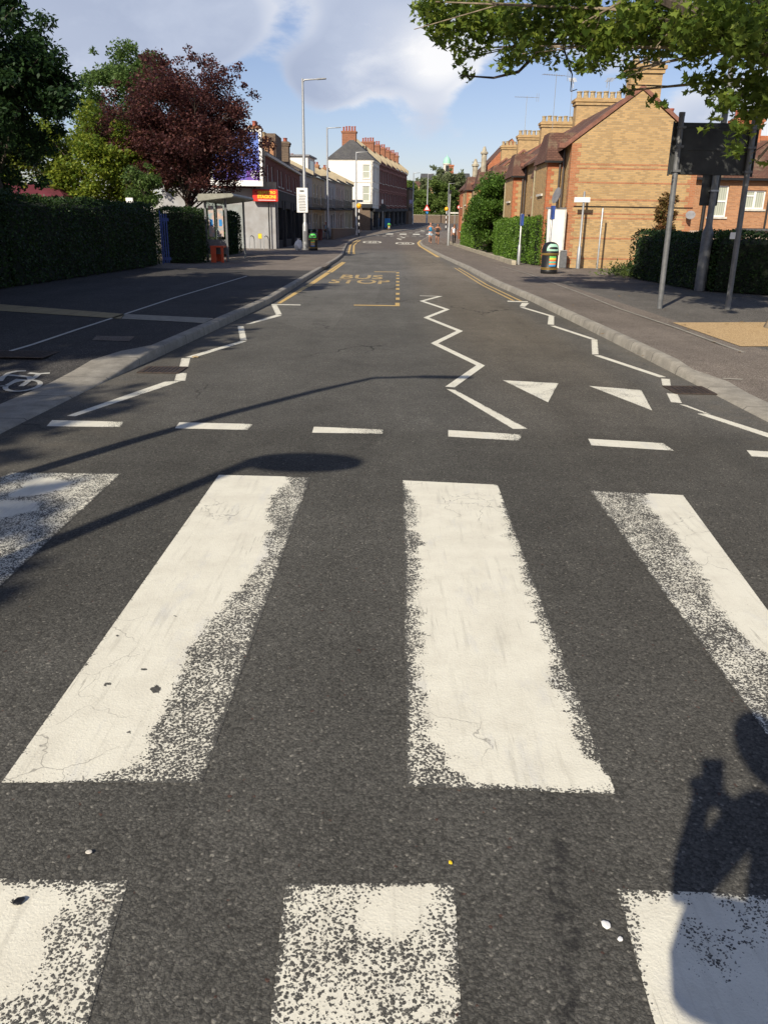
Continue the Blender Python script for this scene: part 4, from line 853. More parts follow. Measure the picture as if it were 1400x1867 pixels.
# ------------------------------------------------------------------ plane tree over the right
TB = Vector((6.42, 12.9, hk(12.7))); bl = []
rg = random.Random(4)
def cl(px, py, D, r, n=1, j=.5):
    for _ in range(n):
        p = P(px, py, D + rg.uniform(-1, 1)); bl.append((p.x + rg.uniform(-j, j), p.y, p.z + rg.uniform(-j, j) * .4, r * rg.uniform(.7, 1.2)))
for px_, py_, D, r, n in ((800, 15, 18, .42, 3), (850, 35, 18, .48, 4), (905, 45, 18, .5, 4), (960, 50, 17.5, .5, 4), (860, 80, 18, .32, 2), (930, 95, 18, .34, 2), (985, 95, 17, .34, 2), (1030, 45, 17, .5, 4), (1090, 30, 16, .5, 4),
                          (1090, 85, 16, .4, 3), (1060, 115, 16.5, .25, 1), (1125, 120, 15.5, .26, 1), (1085, 130, 16, .22, 1), (1150, 60, 15, .45, 3), (1150, 140, 15, .18, 1), (1185, 178, 15, .11, 1), (1150, 168, 15, .10, 1), (1210, 40, 14.5, .5, 4), (1215, 100, 14.5, .26, 1),
                          (1260, 50, 14, .45, 4), (1265, 115, 14, .24, 1), (1235, 85, 14, .3, 1), (1300, 70, 13.5, .42, 3), (1350, 50, 13, .45, 3), (1390, 80, 12.5, .42, 3), (1310, 150, 13.5, .28, 2), (1370, 150, 13, .32, 3), (1340, 190, 13, .25, 2), (1385, 210, 12.6, .26, 2), (1300, 205, 13.5, .18, 1),
                          (1360, 250, 13, .16, 1), (1335, 225, 13, .15, 1), (1395, 180, 12.5, .3, 2), (845, 135, 18.5, .17, 1), (1285, 225, 13.6, .12, 1), (1395, 290, 12.6, .10, 1), (1205, 192, 15, .08, 1), (1265, 150, 14, .16, 1), (1300, 20, 12.5, .4, 2), (1370, 20, 12, .4, 2), (1345, 270, 13, .14, 1), (1375, 285, 12.7, .13, 1), (1320, 180, 13.4, .2, 1), (1000, 10, 17, .4, 1), (900, 10, 18, .4, 1), (815, 60, 18.5, .2, 1), (785, 40, 18.6, .2, 1), (830, 115, 18.5, .14, 1)):
    cl(px_, py_, D, r, n, r * .8)
for _ in range(62):   # the rest of the crown, above the frame
    a_ = rg.uniform(0, 6.28); q_ = rg.uniform(.15, 1) ** .5; x_ = 5.6 + 4.6 * q_ * math.cos(a_); y_ = 13.4 + 5.0 * q_ * math.sin(a_); z_ = rg.uniform(5.6, 10.5) - .12 * q_ * q_
    if x_ < 6.5 - .1 * z_ and y_ < 9.0: x_ += 2
    bl.append((x_, y_, z_ + max(0, (4 - x_)) * .1, rg.uniform(.6, 1.1)))
for x_, y_, z_, r_ in ((3.2, 16.5, 6.6, .8), (2.6, 18, 6.3, .7), (4.4, 17.5, 7, .9), (3.6, 19.5, 6.4, .7), (5.2, 19, 7.2, .9), (2.2, 19.6, 6.2, .5)): bl.append((x_, y_, z_, r_))
tr_ = tree('plane_tree', 'large plane tree at the right edge, its leafy branches hanging over the signs', 'tree', tuple(TB), .30, 3.2, bl, 48000, .145, L_plane, M_bark, MAPLE, lean=(.25, .1), droop=.5, limbs=26, seed=9)
mb = MB()   # bare twigs and the low limb the photo shows
def br(ps, r0, r1): mb.tube([P(*p) - TB for p in ps], [r0 + (r1 - r0) * i / (len(ps) - 1) for i in range(len(ps))], 6)
br([(840, 137, 18.5), (900, 141, 18), (945, 130, 17.6), (980, 95, 17.3), (1010, 60, 17)], .012, .05); br([(1040, 165, 16.5), (1043, 135, 16.5), (1030, 95, 16.6), (1022, 60, 16.8)], .008, .02)
br([(1052, 162, 16.5), (1040, 166, 16.5)], .007, .009); br([(1420, 85, 12.2), (1330, 55, 12.8), (1240, 10, 14), (1130, -40, 15.5)], .17, .07); br([(1180, 105, 14.8), (1150, 122, 15), (1120, 120, 15.2)], .02, .008); br([(1240, 40, 14), (1170, 30, 15), (1090, 40, 16), (1020, 10, 17)], .035, .015)
mb.build('branch', M_dbark, tr_, smooth=True)

# ------------------------------------------------------------------ left trees and hedges
hedge('clipped_hedge', 'long dark clipped hedge along the left pavement', [(-9.2, 8), (-9.15, 19), (-8.80, 29.9)], 1.98, 1.3, 420, .07, L_hedge)
hedge('clipped_hedge', 'short dark hedge between the blue gate and the bus shelter', [(-7.95, 31.5), (-7.80, 33.0)], 1.90, 1.4, 460, .075, L_hedge)
hedge('clipped_hedge', 'dark rounded hedge beyond the bus shelter', [(-8.35, 37.5), (-8.35, 44)], 1.95, 1.3, 350, .08, L_hedge)
c = G(316, 480, True); t = thing('blue_gate', 'narrow bright blue gate in the gap between the dark hedges', 'gate', (-8.18, 30.6, hk(30)), .25); mb = MB()
for k in range(3): mb.box(-.04 + k * .08, -.00 + k * .08, -.02, .02, .05, 1.75)
mb.build('bars', M_blue, t); MB().box(-.06, .22, .021, .05, .15, .25).box(-.06, .22, .021, .05, 1.5, 1.6).box(-.10, -.06, -.03, .05, 0, 1.85).build('frame', M_blue, t)
bl = [(-7.6 + .35 * math.sin(k * 2.4), 39 + .3 * k % 2, 3.9 + .36 * k, .5) for k in range(7)] + subblobs(-9.35, 40, 5.7, 3.4, 3.1, 2.85, 150, .58, 21, -1, .26) + subblobs(-9.5, 40, 5.9, 2.0, 2.0, 2.0, 30, .8, 23) + subblobs(-9.2, 40, 4.4, 3.5, 3.0, 1.8, 56, .5, 22) + [(-9.4 + .5 * k, 40, 8.35 + .18 * math.sin(k * 2), .3) for k in range(-3, 4)]
tree('copper_plum_tree', 'round crowned tree with dark copper purple leaves on the left', 'tree', (-9.5, 40, 0), .20, 1.9, bl, 62000, .12, L_copper, M_dbark, seed=22, limbs=40)
bl = subblobs(-15.3, 52, 7.8, 2.9, 2.6, 3.3, 90, .75, 31) + [(-15, 52, 11.1, .45), (-15.5, 52, 10.6, .5), (-13.9, 52, 10.0, .4), (-14.3, 52, 10.5, .35)]
tree('tall_green_tree', 'tall light green tree rising behind the copper leaved tree', 'tree', (-15.2, 52, 0), .22, 3.5, bl, 34000, .17, L_green, M_dbark, seed=31)
bl = subblobs(-14.3, 40, 3.9, 4.0, 2.4, 2.3, 120, .65, 41)
tree('golden_green_tree', 'broad tree with sunlit yellow green leaves behind the long hedge', 'tree', (-13.6, 40, 0), .16, 1.6, bl, 42000, .15, L_yel, M_dbark, seed=41)
bl = subblobs(-11.1, 23.5, 4.9, 2.1, 2.4, 2.8, 95, .55, 51, -.9) + subblobs(-9.6, 23.5, 4.6, 1.3, 1.3, 1.0, 12, .42, 52) + [(-8.7, 23.5, 5.3, .3), (-8.35, 23.5, 5.0, .25), (-9, 23.5, 6.4, .35), (-9.9, 23.5, 7.0, .5), (-8.8, 23.5, 4.5, .3)]
tree('dark_cherry_tree', 'dark leaved tree at the left edge rising above the hedge', 'tree', (-10.75, 23.5, 0), .19, 2.5, bl, 42000, .15, L_dark, M_dbark, LANCE * np.array([1.5, 1]), seed=51, limbs=36, droop=.6)
bl = subblobs(-12.6, 23, 7.3, 1.5, 1.5, 1.2, 22, .5, 53)
tree('copper_plum_tree', 'dark reddish tree in the top left corner behind the dark tree', 'tree', (-13.2, 24.5, 0), .16, 2.6, bl + subblobs(-13.0, 24.5, 5.6, 1.3, 1.2, 1.8, 20, .5, 54), 12000, .14, L_copper, M_dbark, seed=55)
c = P(262, 340, 36); bl = subblobs(c.x, 36, 2.75, .75, .7, 1.0, 26, .28, 61)
tree('young_green_shrub', 'small bright green shrub tree in front of the copper leaved tree', 'shrub', (c.x, 36, 0), .04, 1.2, bl, 4500, .11, L_green, M_dbark, seed=61)
# trees left of the frame that shade the pavement
bl = subblobs(-9.3, 11.5, 6.0, 2.5, 4.6, 2.1, 120, .9, 71) + [(-6.7, 9 + 1.3 * k, 5.6, .45) for k in range(6)]; tree('street_lime_tree', 'dense tree behind the hedge, left of the photographer', 'tree', (-9.9, 11.5, 0), .22, 3.0, bl, 30000, .26, L_dark, M_dbark, seed=71, group='trees along the left pavement')
bl = subblobs(-10.0, 3.0, 6.6, 2.6, 4.6, 2.3, 110, .95, 72); tree('street_lime_tree', 'dense tree standing level with the zebra crossing on the left', 'tree', (-10.2, 3.5, 0), .24, 3.4, bl, 30000, .28, L_dark, M_dbark, seed=72, group='trees along the left pavement')
bl = subblobs(-9.6, -4.6, 6.2, 2.3, 2.6, 2.0, 60, .85, 73); tree('street_lime_tree', 'dense tree behind the photographer on the left', 'tree', (-9.6, -4.2, 0), .24, 3.2, bl, 16000, .26, L_dark, M_dbark, seed=73, group='trees along the left pavement')
bl = subblobs(-8.9, 19.5, 6.0, 1.6, 2.4, 1.5, 30, .6, 74); 
# maroon canopy behind the hedge
t = thing('maroon_roofed_hut', 'low building with a maroon roof behind the hedge at the far left', 'building', (-17.5, 36, 0)); MB().box(-4, 4.0, 0, 5, 0, 1.9).build('wall', M_cream, t)
MB().hexa([(-4.3, -.3, 2.05), (4.3, -.3, 2.05), (4.3, 5.3, 2.05), (-4.3, 5.3, 2.05), (-3.8, 2.2, 3.1), (2.6, 2.2, 3.1), (2.6, 2.8, 3.1), (-3.8, 2.8, 3.1)]).build('roof', M_maroon, t)
c = P(236, 366, 33); t = thing('white_notice', 'small white square notice on a post above the hedge', 'sign', (c.x, 33, 0)); MB().box(-.14, .14, -.015, .015, c.z - .1, c.z + .12).build('panel', M_white, t, bevel=.01); MB().tube([(0, .03, 0), (0, .03, c.z)], .02, 6).build('post', M_galv, t)

# ------------------------------------------------------------------ left buildings
def place_T(x, y): return zt(y) + hk(y)
t = thing('corner_restaurant', 'grey rendered corner shop with a dark brick upper storey and shopfronts', 'building', (-7.1, 53.2, hk(53)))
mb = MB(); mb.box(-7.0, 0, 0, .3, -.2, 3.55); T = TE(0, 0); ops = [(1.0, 3.4, .5, 2.5), (3.8, 4.8, 0, 2.4), (5.4, 8.4, .5, 2.5), (9, 10, 0, 2.4), (10.6, 13.8, .5, 2.5), (14.4, 15.4, 0, 2.4), (16, 19, .5, 2.5), (19.4, 20.4, 0, 2.4)]
wall(mb, T, .302, 22, -.2, 3.0, ops, m=1); mb.box(-7, -6.7, .302, 22, -.2, 3.5); mb.build('ground_floor', [M_grend, M_dark], t)
MB().box(-.3, .02, .31, 22, 3.002, 3.5).build('fascia', M_dark, t); MB().box(-7, .05, .305, 22, 3.502, 3.56).build('flat_roof', M_lead, t)
for o in ops: MB().boxT(T, o[0], o[1], -.25, -.18, o[2], o[3]).build('shop_window' if o[2] > .1 else 'shop_door', M_glass if o[2] > .1 else M_dark, t)
for u_ in (.8, 3.6, 5.0, 8.7, 10.3, 14.1, 15.7, 19.2, 20.8): MB().boxT(T, u_ - .07, u_ + .07, 0, .05, 0, 2.95).build('pilaster', M_wstone if u_ < 1 else M_dark, t)
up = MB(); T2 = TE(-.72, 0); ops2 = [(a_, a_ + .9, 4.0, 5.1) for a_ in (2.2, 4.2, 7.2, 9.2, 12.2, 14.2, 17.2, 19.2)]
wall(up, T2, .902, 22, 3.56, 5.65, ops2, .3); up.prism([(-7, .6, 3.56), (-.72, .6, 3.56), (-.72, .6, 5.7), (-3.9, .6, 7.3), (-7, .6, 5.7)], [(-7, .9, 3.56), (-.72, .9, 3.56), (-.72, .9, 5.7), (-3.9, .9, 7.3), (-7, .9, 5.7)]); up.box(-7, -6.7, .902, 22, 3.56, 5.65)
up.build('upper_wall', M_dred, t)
for o in ops2: window(t, T2, *o)
MB().hexa([(-.6, .902, 5.66), (-3.9, .902, 6.8), (-3.9, 22, 6.8), (-.6, 22, 5.66), (-.6, .902, 5.76), (-3.9, .902, 6.9), (-3.9, 22, 6.9), (-.6, 22, 5.76)]).hexa([(-7.1, .902, 5.66), (-3.902, .902, 6.8), (-3.902, 22, 6.8), (-7.1, 22, 5.66), (-7.1, .902, 5.76), (-3.902, .902, 6.9), (-3.902, 22, 6.9), (-7.1, 22, 5.76)]).build('roof', M_slate, t)
MB().box(-.95, -.62, .45, .60, 3.56, 5.9).build('corner_pier', M_stone, t); MB().box(-1.2, -.0, .3, .9, 3.565, 3.95).build('parapet', M_stone, t); MB().box(-.72, -.5, .905, 22, 5.50, 5.655).build('cornice', M_wstone, t)
for y_, m_, h_ in ((1.0, M_orange, 7.15), (4.6, M_orange, 6.9), (7.5, M_orange, 6.8), (16.5, M_soot_shade, 7.7)): chimney(t, -1.6, -1.0, y_, y_ + 1.0, 5.6, h_, 2, m_, M_pot if h_ > 7 else M_bpot, .3, 'y')
MB().box(-3.4, -1.3, 11, 14.5, 5.6, 7.75).build('dormer', M_soot_shade, t)
for x_ in (-3.1, -2.75): MB().lathe([(.11, 0), (.10, .5), (.13, .52), (.13, .6)], 10, (x_, .75)).build('chimney_pot', M_stone, t, loc=(0, 0, 6.8))
t = thing('billboard', 'large billboard with a blue and purple poster behind the copper tree', 'billboard', (-9.25, 52.2, 5.32)); MB().box(-1.6, 1.6, 0, .25, -1.58, 1.58).build('backing_box', M_stone, t)
fr = MB()
for a_ in ((-1.6, 1.6, -1.58, -1.25), (-1.6, 1.6, 1.42, 1.58), (-1.6, -1.42, -1.25, 1.42), (1.42, 1.6, -1.25, 1.42)): fr.box(a_[0], a_[1], -.08, -.002, a_[2], a_[3])
fr.build('frame', M_white, t, bevel=.01); MB().box(-1.42, 1.42, -.03, -.004, -1.25, 1.42).build('poster', M_poster, t)
MB().box(.62, 1.42, -.034, -.0305, -1.25, -.68).build('purple_panel', M_purple, t); T = TS(1.82, -.036); mb = MB(); n = 24; V = [((1.10 + r * math.cos(6.2832 * k / n)), -.040, -.93 + r * math.sin(6.2832 * k / n)) for r in (.22, .185) for k in range(n)]
mb.add(V, [(k, (k + 1) % n, n + (k + 1) % n, n + k) for k in range(n)]).build('emblem_ring', M_white, t); text_mesh('BT', M_white, t, (.96, 1.24, -1.02, -.84), TS(0, -.036), .006, bold=.02)
for x_ in (-1.2, 0, 1.2): MB().tube([(x_, .26, -1.4), (x_, 1.6, -1.6)], .05, 6).build('bracket', M_dgalv, t)
t = thing('restaurant_sign', 'red illuminated shop sign with yellow lettering on the grey building', 'shop sign', (-8.42, 52.75, 2.90)); MB().box(0, 1.56, 0, .3, 0, .70).build('sign_box', M_signred, t, bevel=.02)
MB().box(.30, 1.47, -.012, -.002, .13, .63).build('face_panel', plain('sign face', (.70, .05, .02), .4), t)
text_mesh('QUATTRO', M_yel, t, (.34, 1.44, .42, .61), TS(0, -.013), .006, bold=.05); text_mesh('STAGIONI', M_yel, t, (.30, 1.44, .18, .38), TS(0, -.013), .006, bold=.05); MB().box(.34, 1.42, -.016, -.0125, .065, .10).build('text_line', M_white, t)
MB().tube([(.95, .2, -2.8), (.95, .2, 0)], .04, 8).build('downpipe', M_black, t)
t = thing('yellow_parking_plate', 'small yellow plate on a short post before the grey wall', 'sign', (G(486, 452, True).x, 51.6, hk(51))); MB().tube([(0, 0, 0), (0, 0, .8)], .03, 8).build('post', M_galv, t); MB().box(-.12, .12, -.05, -.03, .62, .92).build('plate', M_yel, t, bevel=.03)
for px_, lb in ((470, 'left cycle stand hoop by the grey shop wall'), (497, 'right cycle stand hoop by the grey shop wall')):
    c = G(px_, 452.5, True); t = thing('cycle_stand', lb, 'cycle stand', (c.x, 51.0, hk(51)), rad(70), 'cycle stands by the grey wall'); MB().tube([(-.3, 0, 0), (-.3, 0, .6), (-.22, 0, .74), (0, 0, .8), (.22, 0, .74), (.3, 0, .6), (.3, 0, 0)], .028, 8).build('hoop', M_galv, t, smooth=True)
# pale terrace with balconies: facade from A to B
A = Vector((-8.2, 76.3)); B = Vector((-4.9, 115)); dr = (B - A).normalized(); rz = -math.atan2(dr.x, dr.y)
def pale_house(label, wallm, wd_):
    t_ = thing('pale_terraced_house', label, 'house', (0, 0, 0), 0, 'pale terraced houses on the left'); T_ = TE(0, 0); mb_ = MB(); ez_ = 5.9
    ops_ = [(.6, 1.5, .7, 2.5), (2.1, 3.0, .7, 2.5), (4.3, 5.2, 0, 2.3), (5.9, 6.9, .7, 2.5), (.8, 1.7, 3.4, 5.2), (2.6, 3.5, 3.4, 5.2), (5.0, 5.9, 3.4, 5.2)]
    wall(mb_, T_, 0, wd_, -.6, ez_, ops_); mb_.box(-7, -.302, 0, .3, -.6, ez_).box(-7, -.302, wd_ - .3, wd_, -.6, ez_).box(-7, -6.7, .302, wd_ - .302, -.6, ez_); mb_.build('wall', wallm, t_)
    for o_ in ops_:
        if o_[2] > .1: window(t_, T_, *o_)
        else: MB().boxT(T_, o_[0], o_[1], -.22, -.14, o_[2], o_[3]).build('door', M_dark, t_)
    MB().hexa([(.25, 0, ez_), (-3.5, 0, ez_ + 1.7), (-3.5, wd_ - .22, ez_ + 1.7), (.25, wd_ - .22, ez_), (.25, 0, ez_ + .1), (-3.5, 0, ez_ + 1.8), (-3.5, wd_ - .22, ez_ + 1.8), (.25, wd_ - .22, ez_ + .1)]).hexa([(-7.2, 0, ez_), (-3.502, 0, ez_ + 1.7), (-3.502, wd_ - .22, ez_ + 1.7), (-7.2, wd_ - .22, ez_), (-7.2, 0, ez_ + .1), (-3.502, 0, ez_ + 1.8), (-3.502, wd_ - .22, ez_ + 1.8), (-7.2, wd_ - .22, ez_ + .1)]).build('roof', M_slateb, t_)
    MB().hexa([(.2, wd_ - .21, ez_ - .1), (-3.5, wd_ - .21, ez_ + 1.6), (-3.5, wd_, ez_ + 1.6), (.2, wd_, ez_ - .1), (.2, wd_ - .21, ez_ + .45), (-3.5, wd_ - .21, ez_ + 2.1), (-3.5, wd_, ez_ + 2.1), (.2, wd_, ez_ + .45)]).build('party_parapet', M_cream, t_)
    bc = MB().box(.002, .9, .3, wd_ - .3, 2.85, 3.0).build('balcony', M_dark, t_); rl = MB().box(.84, .88, .32, wd_ - .32, 3.85, 3.90)
    for k in range(int(wd_ / .3)): rl.box(.85, .87, .35 + k * .3, .38 + k * .3, 3.0, 3.85)
    rl.build('railing', M_black, bc); MB().box(.06, .16, .1, wd_ - .1, ez_ - .12, ez_ - .02).build('gutter', M_black, t_)
    return t_
wds = 7.76; base = pale_house('pale grey terraced house with balcony next to the dark brick shops', M_grend, wds); b2 = None
mats_ = [M_grend, M_cream, M_grend, M_pinkr, M_cream]; lbs = ['', 'second pale terraced house from the shops, with a white dormer on the roof', 'middle house of the pale balconied terrace', 'fourth pale terraced house, pinkish walls under the eaves', 'cream end house of the pale terrace nearest the white corner building']
for k in range(5):
    h_ = base if k == 0 else copy_tree(base)
    p = A + dr * wds * k; h_.location = (p.x, p.y, zt(p.y) + hk(p.y)); h_.rotation_euler = (0, 0, rz)
    if k:
        h_['label'] = lbs[k]
        for ch in h_.children:
            if ch.name.split('.')[0] == 'wall': ch.data = ch.data.copy(); ch.data.materials[0] = mats_[k]
    if k == 1: dm = MB().box(-4.2, -.6, 1.2, 5.2, 5.6, 7.7).build('dormer', M_render, h_); MB().box(-4.4, -.4, 1.0, 5.4, 7.702, 7.85).build('dormer_roof', M_lead, dm); MB().box(-.6, -.57, 2.2, 4.2, 6.4, 7.4).build('dormer_window', M_glass, dm)
    if k in (0, 2, 4): chimney(h_, -3.9, -3.2, 7.2, 7.7, 7.0, 8.1, 2, M_orange, M_pot, .3)
t = thing('front_garden_wall', 'low brick wall in front of the pale terrace', 'wall', (-5.6, 84, hk(84)), rad(-4)); MB().box(-.12, .12, 0, 22, -.3, 1.15).build('wall', M_soot_shade, t); MB().box(-.16, .16, 0, 22, 1.152, 1.22).build('coping', M_stone, t)
# tall brick terrace with a white corner house
A = Vector((-2.35, 121.5)); B = Vector((3.5, 170)); dr = (B - A).normalized(); rz2 = -math.atan2(dr.x, dr.y); wd3 = 6.95
def tall_house(label, wm, trim, corner=False):
    t_ = thing('tall_brick_house' if not corner else 'white_corner_house', label, 'house', (0, 0, 0), 0, None if corner else 'tall brick houses over shops'); T_ = TE(0, 0); mb_ = MB(); ez_ = 9.4
    ops_ = [(a_, a_ + .85, z_, z_ + 1.75) for z_ in (3.5, 6.6) for a_ in (.6, 1.75, 4.1, 5.3)]; sh = [(.5, 3.9, .4, 2.5), (4.5, 5.5, 0, 2.5)]
    wall(mb_, T_, 0, wd3, 3.0, ez_, ops_); mb_.box(-6.4, -6.1, .302, wd3, -1, ez_)
    if corner:
        T3 = TS(-6.4, 0); o3 = [(5.0, 6.0, 3.9, 5.9), (5.0, 6.0, 6.9, 8.7)]; wall(mb_, T3, 0, 6.4, 3.0, ez_, o3)
    else: mb_.box(-6.1, -.302, 0, .3, -1, ez_)
    mb_.build('wall', wm, t_)
    for o_ in ops_: window(t_, T_, *o_)
    if corner:
        for o_ in o3: window(t_, T3, *o_, glass=M_curt)
        MB().box(-6.4, -.302, 0, .3, -1, 2.99).build('side_wall', M_soot_shade, t_); MB().box(-6.4, .06, -.05, -.002, 6.35, 6.45).box(-6.4, .06, -.05, -.002, 9.25, 9.4).build('moulding', M_wstone, t_)
        MB().prism([(-1.6, -.06, 3.05), (.0, -.06, 3.05), (.0, -.06, 3.55), (-1.6, -.06, 3.55)], [(-1.6, -.5, 3.05), (.0, -.5, 3.05), (.0, -.5, 3.5), (-1.6, -.5, 3.5)]).build('corner_fascia', M_dark, t_)
    g_ = MB(); wall(g_, T_, 0, wd3, -1, 2.55, sh, .3); g_.build('shopfront', M_dark, t_)
    MB().boxT(T_, .5, 3.9, -.25, -.2, .4, 2.5).build('shop_window', M_glass, t_); MB().boxT(T_, 4.5, 5.5, -.25, -.2, 0, 2.5).build('shop_door', M_black, t_)
    MB().boxT(T_, .05, wd3 - .05, .002, .35, 2.56, 2.99).build('fascia', trim, t_)
    s_ = MB()
    for z_ in (5.6, 8.5): s_.boxT(T_, 0, wd3, .002, .06, z_, z_ + .16)
    for o_ in ops_: s_.boxT(T_, o_[0] - .1, o_[1] + .1, .002, .05, o_[3] + .02, o_[3] + .2)
    s_.boxT(T_, 0, wd3, .002, .14, ez_ - .3, ez_ - .02); s_.build('moulding', M_wstone if corner else M_dtrim, t_)
    y0_ = 2.6 if corner else 0
    if corner: MB().hexa([(.2, -.2, ez_), (-6.6, -.2, ez_), (-6.6, wd3 - .3, ez_), (.2, wd3 - .3, ez_), (-3.4, 3.2, ez_ + 2.9), (-3.6, 3.2, ez_ + 2.9), (-3.6, wd3 - .3, ez_ + 2.9), (-3.4, wd3 - .3, ez_ + 2.9)]).build('roof', M_slate, t_)
    else: MB().hexa([(.2, 0, ez_), (-3.4, 0, ez_ + 2.8), (-3.4, wd3 - .3, ez_ + 2.8), (.2, wd3 - .3, ez_), (.2, 0, ez_ + .1), (-3.4, 0, ez_ + 2.9), (-3.4, wd3 - .3, ez_ + 2.9), (.2, wd3 - .3, ez_ + .1)]).hexa([(-6.6, 0, ez_), (-3.402, 0, ez_ + 2.8), (-3.402, wd3 - .3, ez_ + 2.8), (-6.6, wd3 - .3, ez_), (-6.6, 0, ez_ + .1), (-3.402, 0, ez_ + 2.9), (-3.402, wd3 - .3, ez_ + 2.9), (-6.6, wd3 - .3, ez_ + .1)]).build('roof', M_tileo, t_)
    MB().hexa([(.3, wd3 - .29, ez_ - .1), (-3.4, wd3 - .29, ez_ + 2.8), (-3.4, wd3, ez_ + 2.8), (.3, wd3, ez_ - .1), (.3, wd3 - .29, ez_ + .6), (-3.4, wd3 - .29, ez_ + 3.3), (-3.4, wd3, ez_ + 3.3), (.3, wd3, ez_ + .6)]).build('party_parapet', M_cream, t_)
    if corner: chimney(t_, -4.9, -2.9, 3.0, 3.9, ez_ + 1.5, ez_ + 3.9, 5, M_stack, M_pot, .6)
    else: chimney(t_, -3.6, -1.7, wd3 - .9, wd3, ez_ + 1.0, ez_ + 3.3, 5, M_stack, M_pot, .55)
    return t_
t = tall_house('white rendered corner house with grey hipped roof and red chimney pots', M_render, M_dark, True); p = A; t.location = (p.x, p.y, zt(p.y) + hk(p.y)); t.rotation_euler = (0, 0, rz2)
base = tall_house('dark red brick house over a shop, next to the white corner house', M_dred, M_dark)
lbs = ['', 'second tall red brick house from the white corner house', 'third tall red brick house from the white corner house', 'fourth tall red brick house from the white corner house', 'fifth tall red brick house from the white corner house', 'last tall red brick house of the terrace, nearest the far trees']
for k in range(6):
    h_ = base if k == 0 else copy_tree(base); p = A + dr * wd3 * (k + 1); h_.location = (p.x, p.y, zt(p.y) + hk(p.y)); h_.rotation_euler = (0, 0, rz2)
    if k: h_['label'] = lbs[k]
# low dark building and shop signs past the terrace
t = thing('dark_corner_shop', 'low dark two storey shop at the far end of the red terrace', 'building', (3.4, 171, zt(171) + .1), rz2); MB().box(-6, .6, .0, 9, -1, 6.6).build('wall', M_soot_shade, t); MB().box(-6.2, .8, -.2, 9.2, 6.602, 6.9).build('roof', M_slate, t)
window(t, TE(.6, 0), 1, 2, 3.8, 5.4); window(t, TE(.6, 0), 5, 6, 3.8, 5.4); MB().boxT(TE(.6, 0), .3, 8.5, .002, .2, 2.6, 3.2).build('fascia', M_dark, t)
c = P(747, 367, 172); t = thing('projecting_shop_sign', 'pale lilac projecting sign on the far dark shop', 'shop sign', (c.x, c.y, c.z)); MB().box(-.5, .5, 0, .15, -.35, .35).build('panel', plain('lilac sign', (.40, .38, .62), .5), t); MB().box(-.9, -.5, .05, .1, 0, .06).build('bracket', M_black, t)

# ------------------------------------------------------------------ far end of the street
t = thing('far_brick_wall', 'brick wall darkened for the shade of the trees where the road bends', 'wall', (3.8, 193, zt(193))); MB().box(0, 13, 0, .4, -1, 1.7).build('wall', M_soot_shade, t); MB().box(-.1, 13.1, -.05, .45, 1.702, 1.8).build('coping', M_stone, t)  # darker brick puts the shade under the trees into the wall colour
for i, (px_, py_, D, rx, rz_, hgt, lm, lb) in enumerate(((765, 372, 199, 2.6, 3.6, 0, L_far, 'bright bushy tree left of the warning sign far up the road'), (800, 362, 198, 3.0, 4.4, 0, L_far, 'dense green tree in the middle behind the far brick wall'), (828, 372, 202, 2.4, 3.6, 0, L_far, 'green tree behind the orange beacon at the far bend'),
                                                   (796, 338, 212, 4.3, 4.8, 0, L_will, 'tall greyish willow rising behind the far green trees'), (835, 352, 214, 3.0, 5.2, 0, L_will, 'drooping greyish willow beside the pale far buildings'), (745, 352, 214, 1.6, 2.6, 0, L_far, 'small green tree at the end of the red brick terrace'))):
    c = P(px_, py_, D); bl = subblobs(c.x, D, c.z, rx * 1.15, 2.5, rz_, 50, 1.05, 80 + i) + subblobs(c.x, D - .5, zt(D) + 2.4, rx * 1.1, 2, 1.6, 14, .9, 90 + i)
    tree('far_tree', lb, 'tree', (c.x, D, zt(D)), .25, 2.5, bl, 15000, .42, lm, M_dbark, group='trees behind the far brick wall', seed=80 + i, limbs=12, droop=.8 if lm is L_will else 0)
def far_block(label, D, px0, px1, pyt, pye, wm, rm, name='far_building', hip=False, wins_=True, dep=9):
    a_ = P(px0, pye, D); b_ = P(px1, pye, D); z0 = zt(D); t_ = thing(name, label, 'building', (a_.x, D, z0)); w_ = b_.x - a_.x; ez_ = a_.z - z0; rz3 = P(px0, pyt, D).z - z0
    MB().box(0, w_, 0, dep, -2, ez_).build('wall', wm, t_)
    i_ = .35 * w_ if hip else 0
    MB().hexa([(-.2, -.3, ez_ + .002), (w_ + .2, -.3, ez_ + .002), (w_ + .2, dep + .3, ez_ + .002), (-.2, dep + .3, ez_ + .002), (i_, dep / 2 - .2, rz3), (w_ - i_, dep / 2 - .2, rz3), (w_ - i_, dep / 2 + .2, rz3), (i_, dep / 2 + .2, rz3)]).build('roof', rm, t_)
    if wins_:
        n_ = max(1, int(w_ / 3))
        for k in range(n_):
            for zz in (ez_ - 2.4, ez_ - 5.4):
                if zz > .3: MB().box((k + .5) * w_ / n_ - .5, (k + .5) * w_ / n_ + .5, -.03, .02, zz, zz + 1.5).build('window', M_glass, t_)
    return t_
far_block('far orange brick block beyond the end of the red terrace', 250, 733, 768, 332, 338, M_orange, M_tile); far_block('far building with a red brown pitched roof left of the willow', 245, 757, 790, 327, 338, M_stock, M_tile)
far_block('far dark roofed gable left of the willow top', 262, 768, 792, 314, 327, M_soot_shade, M_slate); far_block('red brown roofed building at the right of the willow', 262, 812, 842, 314, 322, M_red, M_tile)
